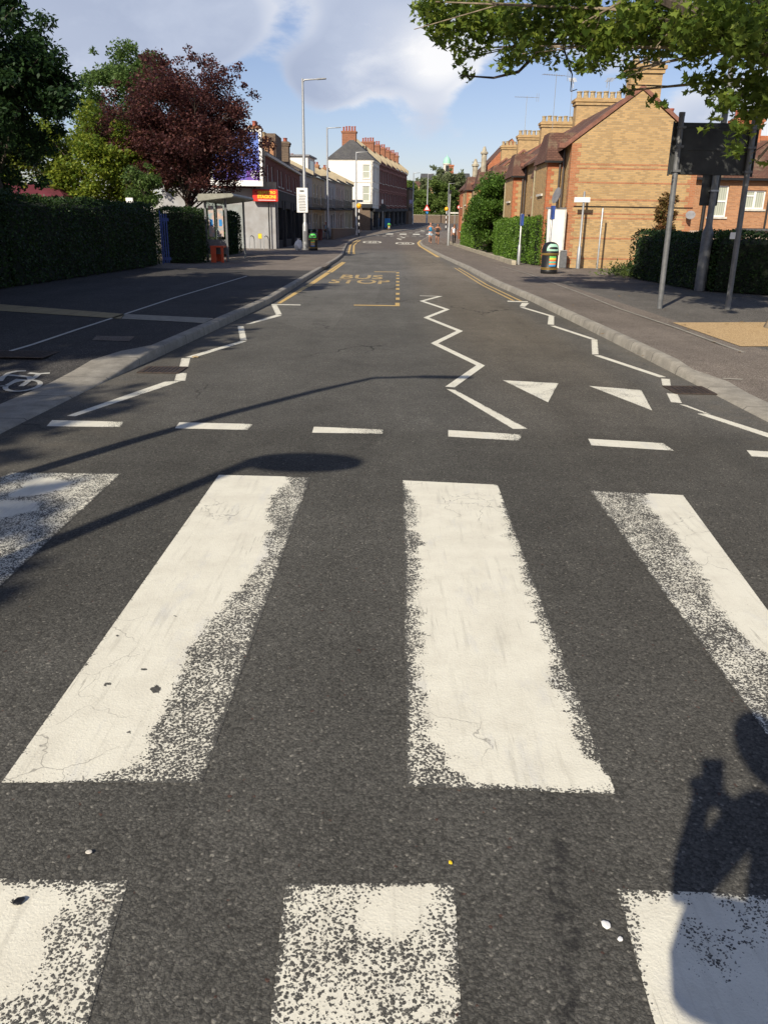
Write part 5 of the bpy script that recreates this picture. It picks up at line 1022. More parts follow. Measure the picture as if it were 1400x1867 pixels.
far_block('white upper storey building with grey roof far right', 232, 835, 857, 314, 325, M_render, M_slate, dep=6); far_block('white fronted building with brown lean roof behind the beacon', 216, 834, 858, 331, 342, M_render, M_slateb, dep=5); far_block('red brick building low behind the blue sign', 208, 833, 857, 351, 353, M_red, M_lead, dep=5, wins_=False)
c = P(815, 297, 258); t = thing('cupola', 'small white cupola with a pale green copper dome', 'cupola', (c.x, 258, c.z - 5.6)); MB().box(-1.1, 1.1, -1.1, 1.1, -8, 3.0).build('base', M_wstone, t)
dr_ = MB().lathe([(1.1, 3.0), (1.1, 5.2), (1.25, 5.25), (1.25, 5.5)], 12).build('drum', M_wstone, t); MB().lathe([(1.2, 5.5), (1.15, 6.1), (.9, 6.8), (.5, 7.3), (.1, 7.5), (.03, 8.1)], 14).build('dome', plain('copper green', (.32, .62, .48), .6, var=.1), t, smooth=True); MB().box(-.45, .45, -1.15, -1.05, 3.3, 5.0).build('opening', M_dark, t)
c = P(823, 304, 256); t = thing('far_chimney_stack', 'orange red brick stack right of the green dome', 'chimney', (c.x, 256, c.z - 4)); MB().box(-.6, .6, -.5, .5, -6, 4.2).box(-.75, .75, -.65, .65, 4.202, 4.6).build('stack', M_red, t)

# ------------------------------------------------------------------ lamp posts, signs, bins
def lamp(label, c, hgt, rb, arm=1.1, name='street_lamp', head=.55, rz=0.0, z=None, group='tall grey street lamps'):
    t_ = thing(name, label, 'street lamp', (c.x, c.y, place_T(c.x, c.y) if z is None else z), rz, group)
    MB().lathe([(rb * 1.5, -.05), (rb * 1.5, 1.45), (rb * 1.05, 1.6), (rb, 1.62), (rb * .62, hgt), (rb * .62, hgt + .04)], 14).build('column', M_galv, t_, smooth=True)
    a_ = MB().tube([(0, 0, hgt - .15), (.12, 0, hgt - .02), (arm - head * .5, 0, hgt + .02)], [rb * .5, rb * .42, rb * .35], 8).build('arm', M_galv, t_, smooth=True)
    MB().hexa([(arm - head * .5, -.08, hgt - .02), (arm + head * .5, -.12, hgt + .03), (arm + head * .5, .12, hgt + .03), (arm - head * .5, .08, hgt - .02), (arm - head * .5, -.07, hgt + .07), (arm + head * .5, -.09, hgt + .09), (arm + head * .5, .09, hgt + .09), (arm - head * .5, .07, hgt + .07)]).build('lantern', M_dgalv, t_, bevel=.015)
    MB().box(-.07, .07, -rb * 1.5 - .012, -rb * 1.5 + .02, .5, 1.1).build('access_door', M_dgalv, t_)
    return t_
l1 = lamp('nearest tall lamp post on the left, with a white notice board', G(557, 455, True), 9.4, .105)
T = TS(0, -.13); c = P(545.5, 364, 51.9); z0 = P(545, 387, 51.9).z - .12; z1 = P(545, 342, 51.9).z - .12; pn = MB().box(-.46, .20, -.16, -.13, z0, z1).build('notice_board', M_white, l1, bevel=.01)
T = TS(0, -.162); MB().boxT(T, -.27, -.01, 0, .004, z1 - .23, z1 - .13).build('bus_symbol', M_print, pn)
for k in range(11): MB().boxT(T, -.36 + random.uniform(0, .06), .10 - random.uniform(0, .06), 0, .003, z1 - .42 - k * .088, z1 - .385 - k * .088).build('text_line', M_print, pn)
lamp('second tall lamp post on the left pavement', G(598, 435, True), 10.3, .11)
l3 = lamp('third tall lamp post, beside the zebra beacon', G(649, 428, True), 9.0, .11)
lamp('tall lamp post beyond the red brick terrace', P(752, 399, 172), 9.6, .13); lamp('tall lamp post in front of the far trees, carrying the warning triangle', P(778, 398, 186), 10.0, .13); lamp('short far lamp post against the willow', P(818, 345, 195) , 9, .10, z=zt(195) - 0.5)
lr = thing('lamp_stub', 'grey pole without a lamp beside the walking woman', 'post', (G(817, 447, True).x, G(817, 447, True).y, hk(70))); MB().lathe([(.11, 0), (.11, 1.35), (.07, 1.5), (.06, 4.1), (.06, 4.12)], 12).build('column', M_galv, lr, smooth=True); MB().lathe([(.13, 4.12), (.13, 4.3), (.05, 4.36)], 10).build('cap', M_black, lr)
lq = P(862, 302, 80); l4 = lamp('lamp post on the right rising behind the brick villa', Vector((10.7, 98, 0)), 8.0, .11, rz=rad(180))
def beacon(label, c, hgt, z=None):
    t_ = thing('zebra_beacon', label, 'beacon', (c.x, c.y, place_T(c.x, c.y) if z is None else z), 0, 'striped zebra crossing beacons'); k = 8
    for i in range(k): MB().lathe([(.06, i * hgt / k), (.06, (i + 1) * hgt / k - .001)], 12).build('band', M_black if i % 2 == 0 else M_white, t_)
    MB().lathe([(.03, hgt), (.16, hgt + .06), (.27, hgt + .18), (.30, hgt + .34), (.26, hgt + .5), (.14, hgt + .6), (.02, hgt + .63)], 16).build('globe', M_amber, t_, smooth=True)
    return t_
b_ = G(649.5, 430, True); beacon('zebra beacon with orange globe before the white corner house', Vector((b_.x + .3, b_.y, 0)), 2.9)
c = P(814, 381, 128); beacon('orange globed zebra beacon on the right beyond the runners', Vector((c.x, 128, 0)), 2.7)
c = P(650, 366, 118); t = thing('direction_sign', 'pale street sign above the orange beacon', 'sign', (c.x, 118, zt(118))); MB().box(-1.0, .9, -.02, .02, c.z - zt(118) - .15, c.z - zt(118) + .18).build('panel', M_wstone, t, bevel=.01); MB().tube([(0, .05, 0), (0, .05, c.z - zt(118))], .04, 8).build('post', M_galv, t)
c = G(697, 418, True); t = thing('back_facing_sign', 'grey pole with a dark sign panel turned away, far left pavement', 'sign', (c.x, c.y, place_T(c.x, c.y))); MB().tube([(0, 0, 0), (0, 0, 4.2)], .06, 8).build('post', M_galv, t); MB().lathe([(.4, 0), (.5, .05), (.5, .06)], 8).build('panel', M_signback, t, loc=(.1, -.1, 3.1)).rotation_euler = (rad(90), 0, 0); MB().box(-.2, .1, -.08, -.04, 3.65, 4.2).build('white_plate', M_white, t)
c = P(778, 379, 185.6); t = thing('warning_triangle', 'red edged white warning triangle on the far lamp post', 'sign', (c.x, 185.4, c.z)); MB().prism([(-.75, 0, -.5), (.75, 0, -.5), (0, 0, .8)], [(-.75, .04, -.5), (.75, .04, -.5), (0, .04, .8)]).build('border', M_signred, t); MB().prism([(-.45, -.012, -.34), (.45, -.012, -.34), (0, -.012, .45)], [(-.45, -.002, -.34), (.45, -.002, -.34), (0, -.002, .45)]).build('face', M_white, t); MB().box(-.3, .3, -.01, .03, -1.1, -.7).build('plate', M_bluel, t)
c = P(850, 365, 100); t = thing('blue_white_sign', 'blue and white projecting sign on the far red brick house', 'sign', (c.x, 100, c.z)); MB().box(-.45, .4, 0, .1, -.6, .6).build('panel', M_white, t); MB().box(-.4, .35, -.012, -.002, -.5, .1).build('blue_field', M_bluel, t); MB().box(.4, .8, .02, .08, .3, .36).build('bracket', M_black, t)
for px_, py_, D, lb in ((837, 377, 150, 'small round red ringed sign left of the blue sign'), (847, 378, 140, 'small round white sign under the blue and white sign')):
    c = P(px_, py_, D); t = thing('round_sign', lb, 'sign', (c.x, D, zt(D))); h_ = c.z - zt(D); MB().tube([(0, .03, 0), (0, .03, h_)], .045, 8).build('post', M_galv, t)
    MB().lathe([(.34, 0), (.34, .03)], 18).build('disc', M_signred if D > 145 else M_white, t, loc=(0, 0, h_)).rotation_euler = (rad(90), 0, 0); MB().lathe([(.22, 0), (.22, .01)], 18).build('face', M_white, t, loc=(0, -.033, h_)).rotation_euler = (rad(90), 0, 0)
t_ = thing('finger_sign', 'small white finger sign near the far right kerb', 'sign', (P(829, 390, 120).x, 120, zt(120) + .1)); MB().tube([(0, 0, 0), (0, 0, 2.6)], .04, 8).build('post', M_galv, t_); MB().box(-.7, .5, -.03, .03, 2.45, 2.65).build('arm', M_wstone, t_)
def litter_bin(label, c, collar, rz=0.0):
    t_ = thing('litter_bin', label, 'litter bin', (c.x, c.y, place_T(c.x, c.y)), rz, 'black dome topped litter bins')
    MB().lathe([(.27, 0), (.285, .02), (.285, .11), (.275, .13), (.275, .62), (.29, .635), (.29, .70), (.285, .72)], 28).build('body', M_black, t_, smooth=True)
    for z_ in (.13, .17, .60, .64): MB().lathe([(.288, z_), (.296, z_ + .007), (.296, z_ + .018), (.288, z_ + .025)], 28).build('gold_band', M_gold, t_, smooth=True)
    MB().lathe([(.283, .722), (.28, .80), (.25, .91), (.19, .985), (.10, 1.02), (.01, 1.03)], 28).build('hood', M_black, t_, smooth=True)
    # coloured surround of the opening, wrapped on the hood
    V = []; n = 15
    for j, (zz, rr) in enumerate(((.735, .292), (.80, .290), (.87, .272), (.93, .240), (.965, .205))):
        sp = (.80, .80, .74, .62, .45)[j]
        for i in range(n): a_ = -math.pi / 2 + (i / (n - 1) - .5) * 2 * sp * 1.05; V.append((rr * math.cos(a_), rr * math.sin(a_), zz))
    MB().add(V, [(j * n + i, j * n + i + 1, (j + 1) * n + i + 1, (j + 1) * n + i) for j in range(4) for i in range(n - 1)]).build('opening_surround', collar, t_, smooth=True)
    V = []
    for j, (zz, rr) in enumerate(((.80, .296), (.835, .29), (.87, .281))):
        for i in range(n): u_ = (i / (n - 1) - .5) * 2; a_ = -math.pi / 2 + u_ * (.62 if j == 1 else .42) * 1.0; V.append((rr * math.cos(a_), rr * math.sin(a_), zz))
    MB().add(V, [(j * n + i, j * n + i + 1, (j + 1) * n + i + 1, (j + 1) * n + i) for j in range(2) for i in range(n - 1)]).build('slot', M_black, t_)
    cols_ = [(.05, .30, .62), (.75, .25, .06), (.10, .55, .42), (.75, .20, .08), (.85, .62, .08), (.15, .55, .12)]
    for j, cc in enumerate(cols_):
        V = []; 
        for zz in (.24 + j * .055, .295 + j * .055):
            for i in range(7): a_ = -math.pi / 2 + (i / 6 - .5) * .88; V.append((.281 * math.cos(a_), .281 * math.sin(a_), zz))
        nm = 'stripe%d' % j; mm = MATS.get(nm) or plain(nm, cc, .5, var=.1, scale=30); MB().add(V, [(i, i + 1, 8 + i, 7 + i) for i in range(6)]).build('poster_stripe', mm, t_)
    return t_
litter_bin('litter bin with mint green opening on the right pavement', G(1000, 498, True), M_mint, rad(12)); litter_bin('litter bin with bright green opening beside the lamp post on the left', G(571, 456, True), M_grn); litter_bin('distant green topped litter bin beside the blue board', G(709, 419, True), M_grn)
c = G(706, 417, True); t = thing('advertising_board', 'blue advertising board standing behind the distant litter bin', 'board', (c.x, c.y + 4, place_T(0, c.y + 4))); MB().box(-.45, .45, 0, .06, .1, 1.5).build('panel', M_bluel, t); MB().box(-.5, .5, -.02, .08, 0, .098).build('foot', M_black, t)
c = G(542, 457, True); t = thing('rubbish_bag', 'white plastic rubbish bag at the foot of the nearest lamp post', 'bag', (c.x + .1, c.y, hk(50))); bm = bmesh.new(); bmesh.ops.create_icosphere(bm, subdivisions=4, radius=.25)
for v in bm.verts: v.co *= 1 + .22 * mnoise.noise(v.co * 6) + .1 * mnoise.noise(v.co * 16); v.co.z *= 1.15; v.co.z += .27 + max(0, v.co.z - .15) * .5
me = bpy.data.meshes.new('bag'); bm.to_mesh(me); bm.free(); me.shade_smooth(); me.materials.append(M_bag); o = bpy.data.objects.new('sack', me); COL.objects.link(o); o.parent = t
MB().lathe([(.10, .56), (.04, .62), (.11, .70)], 9).build('knot', M_bag, t)
def wheelie(label, x, y, m_):
    t_ = thing('wheelie_bin', label, 'bin', (x, y, place_T(x, y)), rad(80), 'wheelie bins in front of the pale terrace'); MB().hexa([(-.25, -.28, .08), (.25, -.28, .08), (.25, .25, .08), (-.25, .25, .08), (-.3, -.36, 1.0), (.3, -.36, 1.0), (.3, .33, 1.0), (-.3, .33, 1.0)]).build('body', m_, t_, bevel=.03)
    MB().hexa([(-.32, -.40, 1.002), (.32, -.40, 1.002), (.32, .38, 1.002), (-.32, .38, 1.002), (-.28, -.34, 1.09), (.28, -.34, 1.09), (.28, .38, 1.12), (-.28, .38, 1.12)]).build('lid', m_, t_, bevel=.02)
    for s_ in (-.28, .28): MB().tube([(s_ - .03, .25, .1), (s_ + .03, .25, .1)], .1, 12).build('wheel', M_black, t_)
for k in range(4): wheelie(('dark green wheelie bin nearest the lamp post', 'second wheelie bin in the row by the lamp post', 'third wheelie bin in the row', 'brown wheelie bin at the end of the row')[k], -7.15 + k * .22, 69 + k * 3.1, M_dgrn if k < 3 else M_dred)
# big sign seen from behind
p1 = G(1202, 562, True); p2 = G(1318, 562, True); t = thing('large_road_sign', 'large black backed road sign on two posts, seen from behind', 'sign', (p1.x, p1.y, hk(p1.y)))
p2 = Vector((p2.x, p1.y, p2.z))
for px_, p_ in ((0, p1), (1, p2)): MB().tube([(p_.x - p1.x, p_.y - p1.y, 0), (p_.x - p1.x - .04, p_.y - p1.y, 3.42)], .052, 14).lathe([(.056, 3.40), (.056, 3.46)], 14, (p_.x - p1.x - .04, p_.y - p1.y)).build('post', M_dgalv, t, smooth=True)
zc = 2.84; MB().box(-.13, 1.40, .06, .075, 2.42, 3.30).build('panel', M_signback, t); rb = MB()
for z_ in (2.45, 2.86, 3.24): rb.box(-.12, 1.39, .045, .0595, z_ - .02, z_ + .02)
rb.box(-.15, -.13, .04, .09, 2.40, 3.32).box(1.40, 1.42, .04, .09, 2.40, 3.32).build('rails', M_signback, t)
for x_ in (-.03, 1.29):
    for z_ in (2.48, 2.89, 3.21): MB().box(x_ - .065, x_ + .075, -.07, .044, z_ - .02, z_ + .02).build('clamp', M_dgalv, t)
# third column with dark cabinet sign
c = G(1275, 530, True); t = thing('street_lamp', 'thick lamp column behind the big sign, carrying a dark sign panel', 'street lamp', (c.x, c.y, hk(c.y)), 0)
MB().lathe([(.135, 0), (.135, 1.4), (.085, 1.55), (.08, 1.6), (.065, 7.5), (.065, 7.55)], 16).build('column', M_dgalv, t, smooth=True); MB().tube([(0, 0, 7.4), (-.3, 0, 7.6), (-1.2, 0, 7.65)], [.05, .04, .035], 8).build('arm', M_dgalv, t); MB().box(-1.8, -1.2, -.12, .12, 7.58, 7.7).build('lantern', M_dgalv, t, bevel=.02)
q0 = P(1277, 374, c.y); q1 = P(1318, 318, c.y); MB().box(q0.x - c.x, q1.x - c.x, .09, .13, q0.z - .12, q1.z + .1).build('sign_panel', M_signback, t, bevel=.01); MB().box(-.1, .1, -.09, .085, q0.z + .2, q0.z + .24).build('clamp', M_galv, t)
# small posts
def post(label, c, hgt, r=.04, base=True, name='sign_post'):
    t_ = thing(name, label, 'sign post', (c.x, c.y, place_T(c.x, c.y))); pr2 = [(r * 1.9, 0), (r * 1.9, .75), (r, .85)] if base else [(r, 0)]
    MB().lathe(pr2 + [(r, hgt), (r * .6, hgt + .02)], 12).build('post', M_galv, t_, smooth=True); return t_
c = G(945, 482, True); t = post('short pole with an edge-on blue sign in front of the bright hedge', c, 2.0); MB().box(-.03, .06, -.25, .25, 1.55, 2.0).build('blue_sign', M_blue, t, bevel=.01)
c = P(1000, 470, 29.6); t = post('pole with an edge-on blue sign directly behind the litter bin', c, 2.15, .035, False); MB().box(-.03, .06, -.2, .2, 1.75, 2.2).build('blue_sign', M_blue, t, bevel=.01)
c = P(1053, 487, 32.5); t = post('grey green pole carrying a white street nameplate before the gable', c, 2.78, .042); z_ = 2.50; MB().box(-.38, .22, -.075, -.06, z_ - .09, z_ + .09).build('nameplate', M_white, t, bevel=.005)
c = G(1088, 490, True); post('thin plain grey pole before the brick gable', c, 2.2, .035, False)
c = P(1314, 429, 17.0); t = thing('small_notice', 'small white square notice on the right post of the big sign', 'sign', (p2.x - .15, p2.y - .08, P(1325, 429, p2.y).z)); MB().box(-.05, .05, -.005, .005, -.06, .06).build('plate', M_white, t)

# ------------------------------------------------------------------ bus shelter
t = thing('bus_shelter', 'grey bus shelter with flat rounded roof beside the dark hedges', 'bus shelter', (-6.85, 33.25, hk(33))); L = 4.4
V = [(-.50, -.25), (-.55, -.10), (-.50, .06), (.82, .10), (.88, 0), (.82, -.06)]
pr_pts = lambda y_: [(a_, y_, 2.46 + (.0 if abs(b_) < .01 else b_ * .9)) for a_, b_ in V]
MB().prism(pr_pts(-.35), pr_pts(L + .2)).build('roof', plain('shelter roof', (.27, .27, .22), .5), t, bevel=.02)
for x_, y_ in ((-.35, .1), (.45, .1), (-.35, 2.2), (-.35, 4.2), (.45, 4.2)): MB().box(x_ - .04, x_ + .04, y_ - .04, y_ + .04, 0, 2.4).build('post', M_dgalv, t)
for (x0, x1, y0, y1) in ((-.31, .41, .09, .11), (-.36, -.34, .14, 2.16), (-.36, -.34, 2.24, 4.16), (-.31, .41, 4.19, 4.21)):
    g_ = MB().box(x0, x1, y0, y1, .35, 2.25).build('glass_panel', M_clear, t)
for x0, x1 in ((-.24, -.02), (.12, .34)): MB().box(x0, x1, .075, .089, .95, 2.1).build('poster', M_poster2, t); MB().box(x0 + .05, x1 - .05, .068, .074, 1.35, 1.6).build('poster_panel', M_bluel, t)
MB().box(-.31, .41, .05, .088, .30, .85).build('kick_panel', M_dgalv, t)
t2 = thing('shelter_bench', 'low red bench standing under the bus shelter', 'bench', (-6.95, 32.75, hk(33))); MB().box(-.02, .52, .0, 1.1, .56, .62).build('seat', M_redp, t2, bevel=.01); 
for y_ in (0, 1.04): MB().box(.0, .20, y_, y_ + .06, 0, .56).build('leg', M_redp, t2); MB().box(.40, .50, y_, y_ + .06, 0, .56).build('leg', M_redp, t2)

# ------------------------------------------------------------------ a parked white car far up on the right
c = P(842, 403, 112); t = thing('white_car', 'white car parked at the far right beyond the low hedge', 'car', (11.2, 117, zt(117) + .02), rad(-8))
prof = [(-2.1, .35), (-2.15, .75), (-1.9, .95), (-1.2, 1.02), (-.6, 1.42), (.9, 1.45), (1.6, 1.05), (2.1, .95), (2.15, .4)]
MB().prism([(-.85, y_, z_) for y_, z_ in prof], [(.85, y_, z_) for y_, z_ in prof]).build('body', M_white, t, bevel=.05); MB().hexa([(-.75, -1.19, 1.03), (.75, -1.19, 1.03), (.75, -1.1, 1.03), (-.75, -1.1, 1.03), (-.65, -.68, 1.38), (.65, -.68, 1.38), (.65, -.6, 1.38), (-.65, -.6, 1.38)]).build('windscreen', M_glass, t)
for x_ in (-.8, .8):
    for y_ in (-1.3, 1.35): MB().tube([(x_ - .1, y_, .33), (x_ + .1, y_, .33)], .33, 16).build('wheel', M_black, t)
    MB().box(x_ * .8 - .12, x_ * .8 + .12, -2.18, -2.12, .62, .76).build('headlight', M_wstone, t); MB().box(x_ * 1.08 - .01, x_ * 1.08 + .01, -.5, 1.0, 1.02, 1.33).build('side_window', M_glass, t)

# ------------------------------------------------------------------ people
def skin_mesh(name, verts, edges, radii, mat, parent, sub=2):
    me = bpy.data.meshes.new(name); me.from_pydata(verts, edges, []); ob = bpy.data.objects.new(name, me); COL.objects.link(ob)
    md = ob.modifiers.new('s', 'SKIN'); md.use_smooth_shade = True; sv = me.skin_vertices[0].data if me.skin_vertices else None
    if sv is None:
        bm = bmesh.new(); bm.from_mesh(me); bm.verts.layers.skin.verify(); bm.to_mesh(me); bm.free(); sv = me.skin_vertices[0].data
    for i, r in enumerate(radii): sv[i].radius = r if hasattr(r, '__len__') else (r, r)
    sv[0].use_root = True; m2 = ob.modifiers.new('u', 'SUBSURF'); m2.levels = sub; m2.render_levels = sub
    dg = bpy.context.evaluated_depsgraph_get(); nm = bpy.data.meshes.new_from_object(ob.evaluated_get(dg)); bpy.data.objects.remove(ob)
    nm.materials.clear(); nm.materials.append(mat); nm.shade_smooth(); o2 = bpy.data.objects.new(name, nm); COL.objects.link(o2); o2.parent = parent; return o2
def chain(pts, rs, mat, name, parent): return skin_mesh(name, pts, [(i, i + 1) for i in range(len(pts) - 1)], rs, mat, parent, 1)
def person(label, loc, rz, hgt, J, skin, top, bottom, hair, hairlong=False, legs_covered=False, sleeve=.5, cat='person', shoes=None):
    """J: joints in metres for a 1.72 m body facing -Y; sides l, r"""
    t_ = thing('person', label, cat, loc, rz); s = hgt / 1.72; V = []; E = []; Rr = []
    def add(p, r, par=None):
        V.append((p[0] * s, p[1] * s, p[2] * s)); Rr.append((r[0] * s, r[1] * s) if hasattr(r, '__len__') else (r * s, r * s))
        if par is not None: E.append((par, len(V) - 1))
        return len(V) - 1
    pel = add((0, 0, .94), (.15, .11)); wa = add((0, .0, 1.08), (.125, .095), pel); ch = add((0, .01, 1.28), (.155, .11), wa); nk = add((0, .0, 1.45), (.06, .06), ch)
    hd = Vector(J.get('head', (0, -.02, 1.60))); h0 = add(hd - Vector((0, -.01, .06)), (.065, .075), nk); h1 = add(hd + Vector((0, 0, .02)), (.078, .095), h0); add(hd + Vector((0, .0, .09)), (.06, .075), h1)
    nose = add(hd + Vector((0, -.10, .0)), .012, h1)
    for sd in ('l', 'r'):
        sx = -1 if sd == 'l' else 1; sh_ = add((sx * .17, .01, 1.40), .055, ch); el, wr = J['elb_' + sd], J['wri_' + sd]; e_ = add(el, .040, sh_); w_ = add(wr, .026, e_)
        d_ = (Vector(wr) - Vector(el)).normalized(); side = d_.cross(Vector((0, 0, 1)));  side = side.normalized() if side.length > .1 else Vector((1, 0, 0)); pm = Vector(wr) + d_ * .06; p_ = add(pm, (.036, .020), w_)
        up_ = side.cross(d_)
        for k, (o_, l_) in enumerate(((-.030, .070), (-.010, .080), (.010, .075), (.028, .058))):
            a_ = pm + d_ * .035 + side * o_; b1 = a_ + d_ * l_ * .5 - up_ * .008; c1_ = b1 + d_ * l_ * .4 - up_ * .022; i1 = add(a_, .009, p_); i2 = add(b1, .0085, i1); add(c1_, .007, i2)
        i1 = add(pm - d_ * .01 - side * .035 * sx, .010, p_); add(pm + d_ * .03 - side * .044 * sx, .008, i1)
        hp = add((sx * .09, 0, .88), .085, pel); kn, an = J['kne_' + sd], J['ank_' + sd]; k_ = add(kn, .058, hp); cf = add(Vector(kn).lerp(Vector(an), .35), .056, k_); a_ = add(an, .036, cf)
        ft = J.get('toe_' + sd, (an[0], an[1] - .16, an[2] - .05)); add(ft, .03, a_)
    body = skin_mesh('body', V, E, Rr, skin, t_, 2)
    S = lambda p: tuple(c_ * s for c_ in p)
    # clothing a touch larger than the body
    skin_mesh('shirt', [S((0, 0, .93)), S((0, 0, 1.08)), S((0, .01, 1.28)), S((0, .01, 1.42))], [(0, 1), (1, 2), (2, 3)], [(.165 * s, .125 * s), (.15 * s, .115 * s), (.18 * s, .128 * s), (.10 * s, .08 * s)], top, t_, 2)
    for sd in ('l', 'r'):
        sx = -1 if sd == 'l' else 1; sh_ = Vector((sx * .17, .01, 1.40)); el = Vector(J['elb_' + sd])
        if sleeve > 0: chain([S((sx * .09, .01, 1.40)), S(sh_), S(sh_.lerp(el, sleeve))], [.07 * s, .062 * s, .046 * s], top, 'sleeve', t_)
        hp = Vector((sx * .09, 0, .90)); kn = Vector(J['kne_' + sd]); an = Vector(J['ank_' + sd]); f_ = [hp, hp.lerp(kn, .4), hp.lerp(kn, .75)] if not legs_covered else [hp, hp.lerp(kn, .6), kn, kn.lerp(an, .5), kn.lerp(an, .95)]
        chain([S(q) for q in f_], ([.108, .092, .086] if not legs_covered else [.10, .075, .064, .062, .045])[:len(f_)] if s == 1 else [r * s for r in ([.108, .092, .086] if not legs_covered else [.10, .075, .064, .062, .045])[:len(f_)]], bottom, 'trouser_leg', t_)
        ft = Vector(J.get('toe_' + sd, (an[0], an[1] - .16, an[2] - .05))); chain([S(an + Vector((0, .04, -.05))), S(an + Vector((0, -.05, -.045))), S(ft + Vector((0, 0, -.0)))], [.042 * s, .044 * s, .036 * s], shoes or M_shoe, 'shoe', t_)
    skin_mesh('shorts' if not legs_covered else 'trousers', [S((0, 0, .86)), S((0, 0, .98))], [(0, 1)], [(.168 * s, .125 * s), (.160 * s, .12 * s)], bottom, t_, 1)
    hv = [hd + Vector((0, .03, .11)), hd + Vector((0, .05, .04))] + ([hd + Vector((0, .07, -.08)), hd + Vector((0, .07, -.16))] if hairlong else [hd + Vector((0, .05, -.03))]); chain([S(q) for q in hv], [(.088 * s, .085 * s), (.10 * s, .085 * s)] + ([(.12 * s, .07 * s), (.09 * s, .05 * s)] if hairlong else [(.075 * s, .055 * s)]), hair, 'hair', t_)
    return t_
J_walk = dict(elb_l=(-.24, .05, 1.13), wri_l=(-.25, -.05, .90), elb_r=(.24, -.02, 1.13), wri_r=(.24, -.12, .92), kne_l=(-.10, -.10, .50), ank_l=(-.09, -.16, .10), kne_r=(.10, .02, .49), ank_r=(.09, .20, .13))
J_run = dict(elb_l=(-.27, .10, 1.16), wri_l=(-.18, -.14, 1.18), elb_r=(.27, .02, 1.15), wri_r=(.14, -.20, 1.22), kne_l=(-.10, -.22, .56), ank_l=(-.09, -.02, .20), kne_r=(.09, .02, .48), ank_r=(.08, .12, .10))
def at(px_, py_, pave=False):
    p = G(px_, py_, pave); return (p.x, p.y, zt(p.y) + (hk(p.y) if pave else 0))
HS = 1.82
person('runner in a bright blue vest and pale blue shorts on the road', at(784, 443.5, True), rad(8), HS, J_run, M_skin, M_cblue, M_clb, M_skin2, sleeve=0, cat='person')
person('runner in black top and shorts with dark curly hair, hand raised', at(797, 445, True), rad(-4), HS * .97, J_run, M_skin2, M_cblk, M_cblk, M_hair, True, sleeve=0)
person('walking woman in a white shirt and black leggings beside the grey pole', at(827, 446.5, True), rad(4), HS * .96, J_walk, M_skin2, M_cwht, M_cblk, M_hair, True, True, .6, shoes=M_cblk)
person('person in a blue shirt behind the second lamp post, walking away', (-6.55, 88.5, zt(88) + .12), rad(180), 1.6, J_walk, M_skin, M_clb, M_cblk, M_hairr, False, False, .5)
# the photographer, behind the camera, whose shadow falls on the crossing
Jp = dict(head=(.155, -.03, 1.60), elb_r=(.229, -.150, 1.061), wri_r=(.243, -.118, 1.290), elb_l=(-.10, -.08, 1.08), wri_l=(.138, -.112, 1.290), kne_l=(-.12, -.02, .49), ank_l=(-.14, .02, .10), kne_r=(.12, -.02, .49), ank_r=(.14, .02, .10))
ph = person('photographer standing on the crossing holding up a phone', (.22, -.17, .0), rad(180), 1.88, Jp, M_skin, M_cblk, M_cblk, M_hair, False, True, .98, shoes=M_cblk)
t = thing('shadow_bag', 'dark bag added at the photographer left hip to shape the shadow', 'bag', (.065, -.07, .97)); MB().lathe([(.04, 0), (.10, .03), (.12, .10), (.11, .19), (.04, .22)], 18, sq=.7).build('pouch', M_cblk, t, smooth=True); MB().tube([(.02, -.02, .20), (.08, -.04, .42), (.16, -.10, .56)], .012, 6).build('strap', M_cblk, t)  # unseen bag added to give the photographer's shadow its bulge
t = thing('phone', 'black phone held up by the photographer', 'phone', (-.012, -.022, H - .045), 0); o = MB().box(-.036, .036, -.004, .004, -.072, .072).build('phone_body', M_black, t, bevel=.003); t.rotation_euler = (-TH, 0, 0)

# lamps beside the crossing, left of the frame, whose shadows lie over the road
t = thing('crossing_lamp', 'curved lamp post on the left pavement beside the crossing', 'street lamp', (-3.66, 2.33, .02)); MB().tube([(0, 0, 0), (0, 0, 1.2)], .075, 12).tube([(0, 0, 1.2), (0, 0, 2.6), (.06, .03, 3.3), (.22, .10, 4.05), (.46, .23, 4.56), (.95, .27, 4.62)], [.07, .065, .06, .055, .045, .04], 10).build('column', M_galv, t, smooth=True)
MB().box(.92, 1.50, .20, .34, 4.58, 4.66).build('lantern', M_dgalv, t, bevel=.02)
t = thing('crossing_lamp', 'shorter post with an oval flat lantern left of the photographer', 'street lamp', (-3.44, .32, .02)); MB().tube([(0, 0, 0), (0, 0, 3.7)], .062, 12).build('column', M_galv, t, smooth=True); MB().lathe([(.05, 3.64), (.30, 3.66), (.42, 3.71), (.40, 3.76), (.05, 3.82)], 24, (.37, .03), sq=.52).build('lantern', M_dgalv, t, smooth=True)

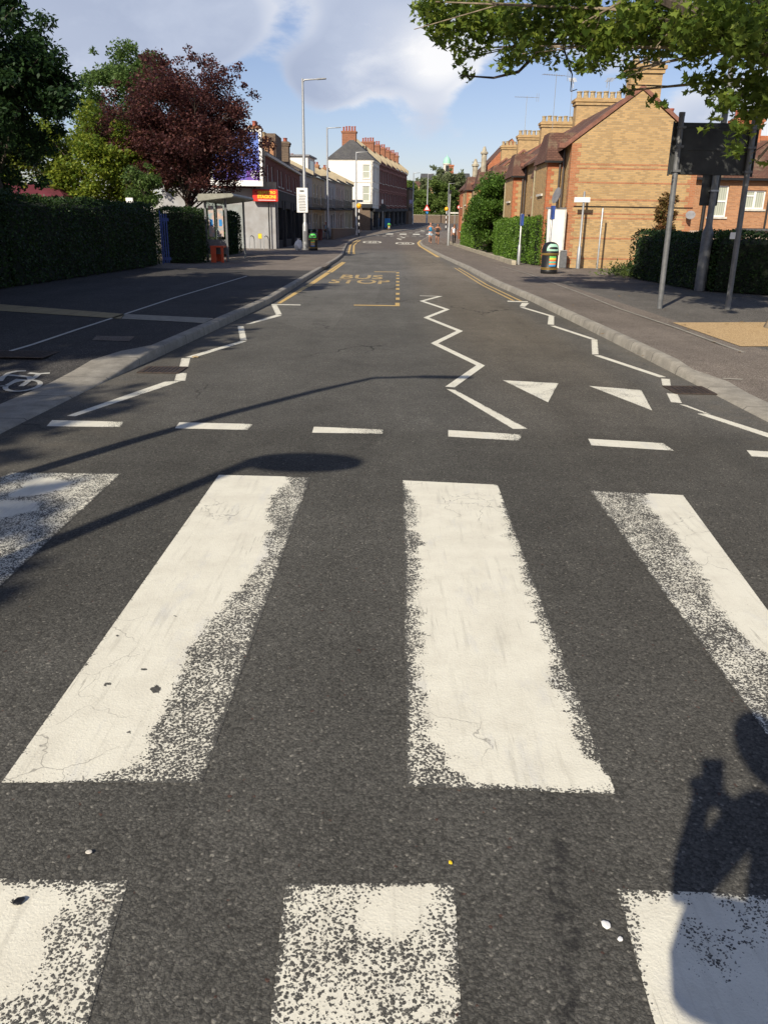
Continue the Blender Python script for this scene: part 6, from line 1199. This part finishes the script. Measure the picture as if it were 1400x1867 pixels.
poly('pavement_patch', [(176, 612), (245, 613.5), (236, 622), (168, 620)], path_m, 0, True, .003)
poly('pavement_patch', [(556, 478), (602, 480), (592, 486.5), (549, 483)], path_m, 0, True, .003)
poly('pavement_patch', [(1318, 689), (1356, 691), (1352, 692.5), (1316, 690.5)], conc, 0, True, .003)
lf0 = None
for px_, py_ in ((1211, 566), (1246, 593), (1252, 601), (1222, 588), (1325, 592), (1352, 588), (1290, 607), (1160, 646), (1175, 650), (1043, 557), (1098, 610), (1345, 642), (1302, 625), (1250, 575), (1130, 540), (985, 520)):
    p = G(px_, py_, True)
    if lf0 is None:
        mb = MB(); mb.add([(x_ * .075, y_ * .075, .006 + .012 * abs(x_)) for x_, y_ in MAPLE], [tuple(range(16))]); lf0 = mb.build('fallen_leaf', M_rustl); o_ = lf0
        tag(o_, 'small dry leaf lying loose on the right pavement', 'leaf', 'fallen leaves on the right pavement')
    else: o_ = lf0.copy(); COL.objects.link(o_)
    o_.location = (p.x, p.y, hk(p.y) + .006); o_.rotation_euler = (random.uniform(-.2, .2), random.uniform(-.2, .2), random.uniform(0, 6.28))
# small litter on the road
def bit(name, label, px_, py_, sz, mat, cat, pave=False, seed=0):
    p = G(px_, py_, pave); t_ = bmesh.new(); bmesh.ops.create_icosphere(t_, subdivisions=2, radius=sz)
    for v in t_.verts: v.co *= 1 + .35 * mnoise.noise(v.co * (2.2 / sz) + Vector((seed, 0, 0))); v.co.z *= .35; v.co.x *= 1.3
    me_ = bpy.data.meshes.new(name); t_.to_mesh(me_); t_.free(); me_.materials.append(mat); o_ = bpy.data.objects.new(name, me_); COL.objects.link(o_); o_.location = (p.x, p.y, zt(p.y) + (hk(p.y) if pave else 0) + .006 + sz * .2); o_.rotation_euler = (0, 0, seed); tag(o_, label, cat)
bit('pebble', 'dark pebble lying on the near left zebra stripe', 35, 1648, .011, M_black, 'stone', seed=1); bit('paint_flake', 'white paint flake on the asphalt between near stripes, lower right', 1104, 1691, .010, M_white, 'paint flake', seed=2); bit('paint_flake', 'smaller white flake nearer the right stripe', 1130, 1717, .006, M_white, 'paint flake', seed=4)
bit('leaf_litter', 'pale scrap on the asphalt at the lower left', 163, 1558, .007, M_wstone, 'litter', seed=3); bit('cigarette_end', 'tiny yellow cigarette end between the stripes', 821, 1577, .005, M_yel, 'litter', seed=5); bit('dead_leaf', 'orange leaf on the left lane by the zigzag', 357, 652, .035, M_bpot, 'leaf', seed=6)
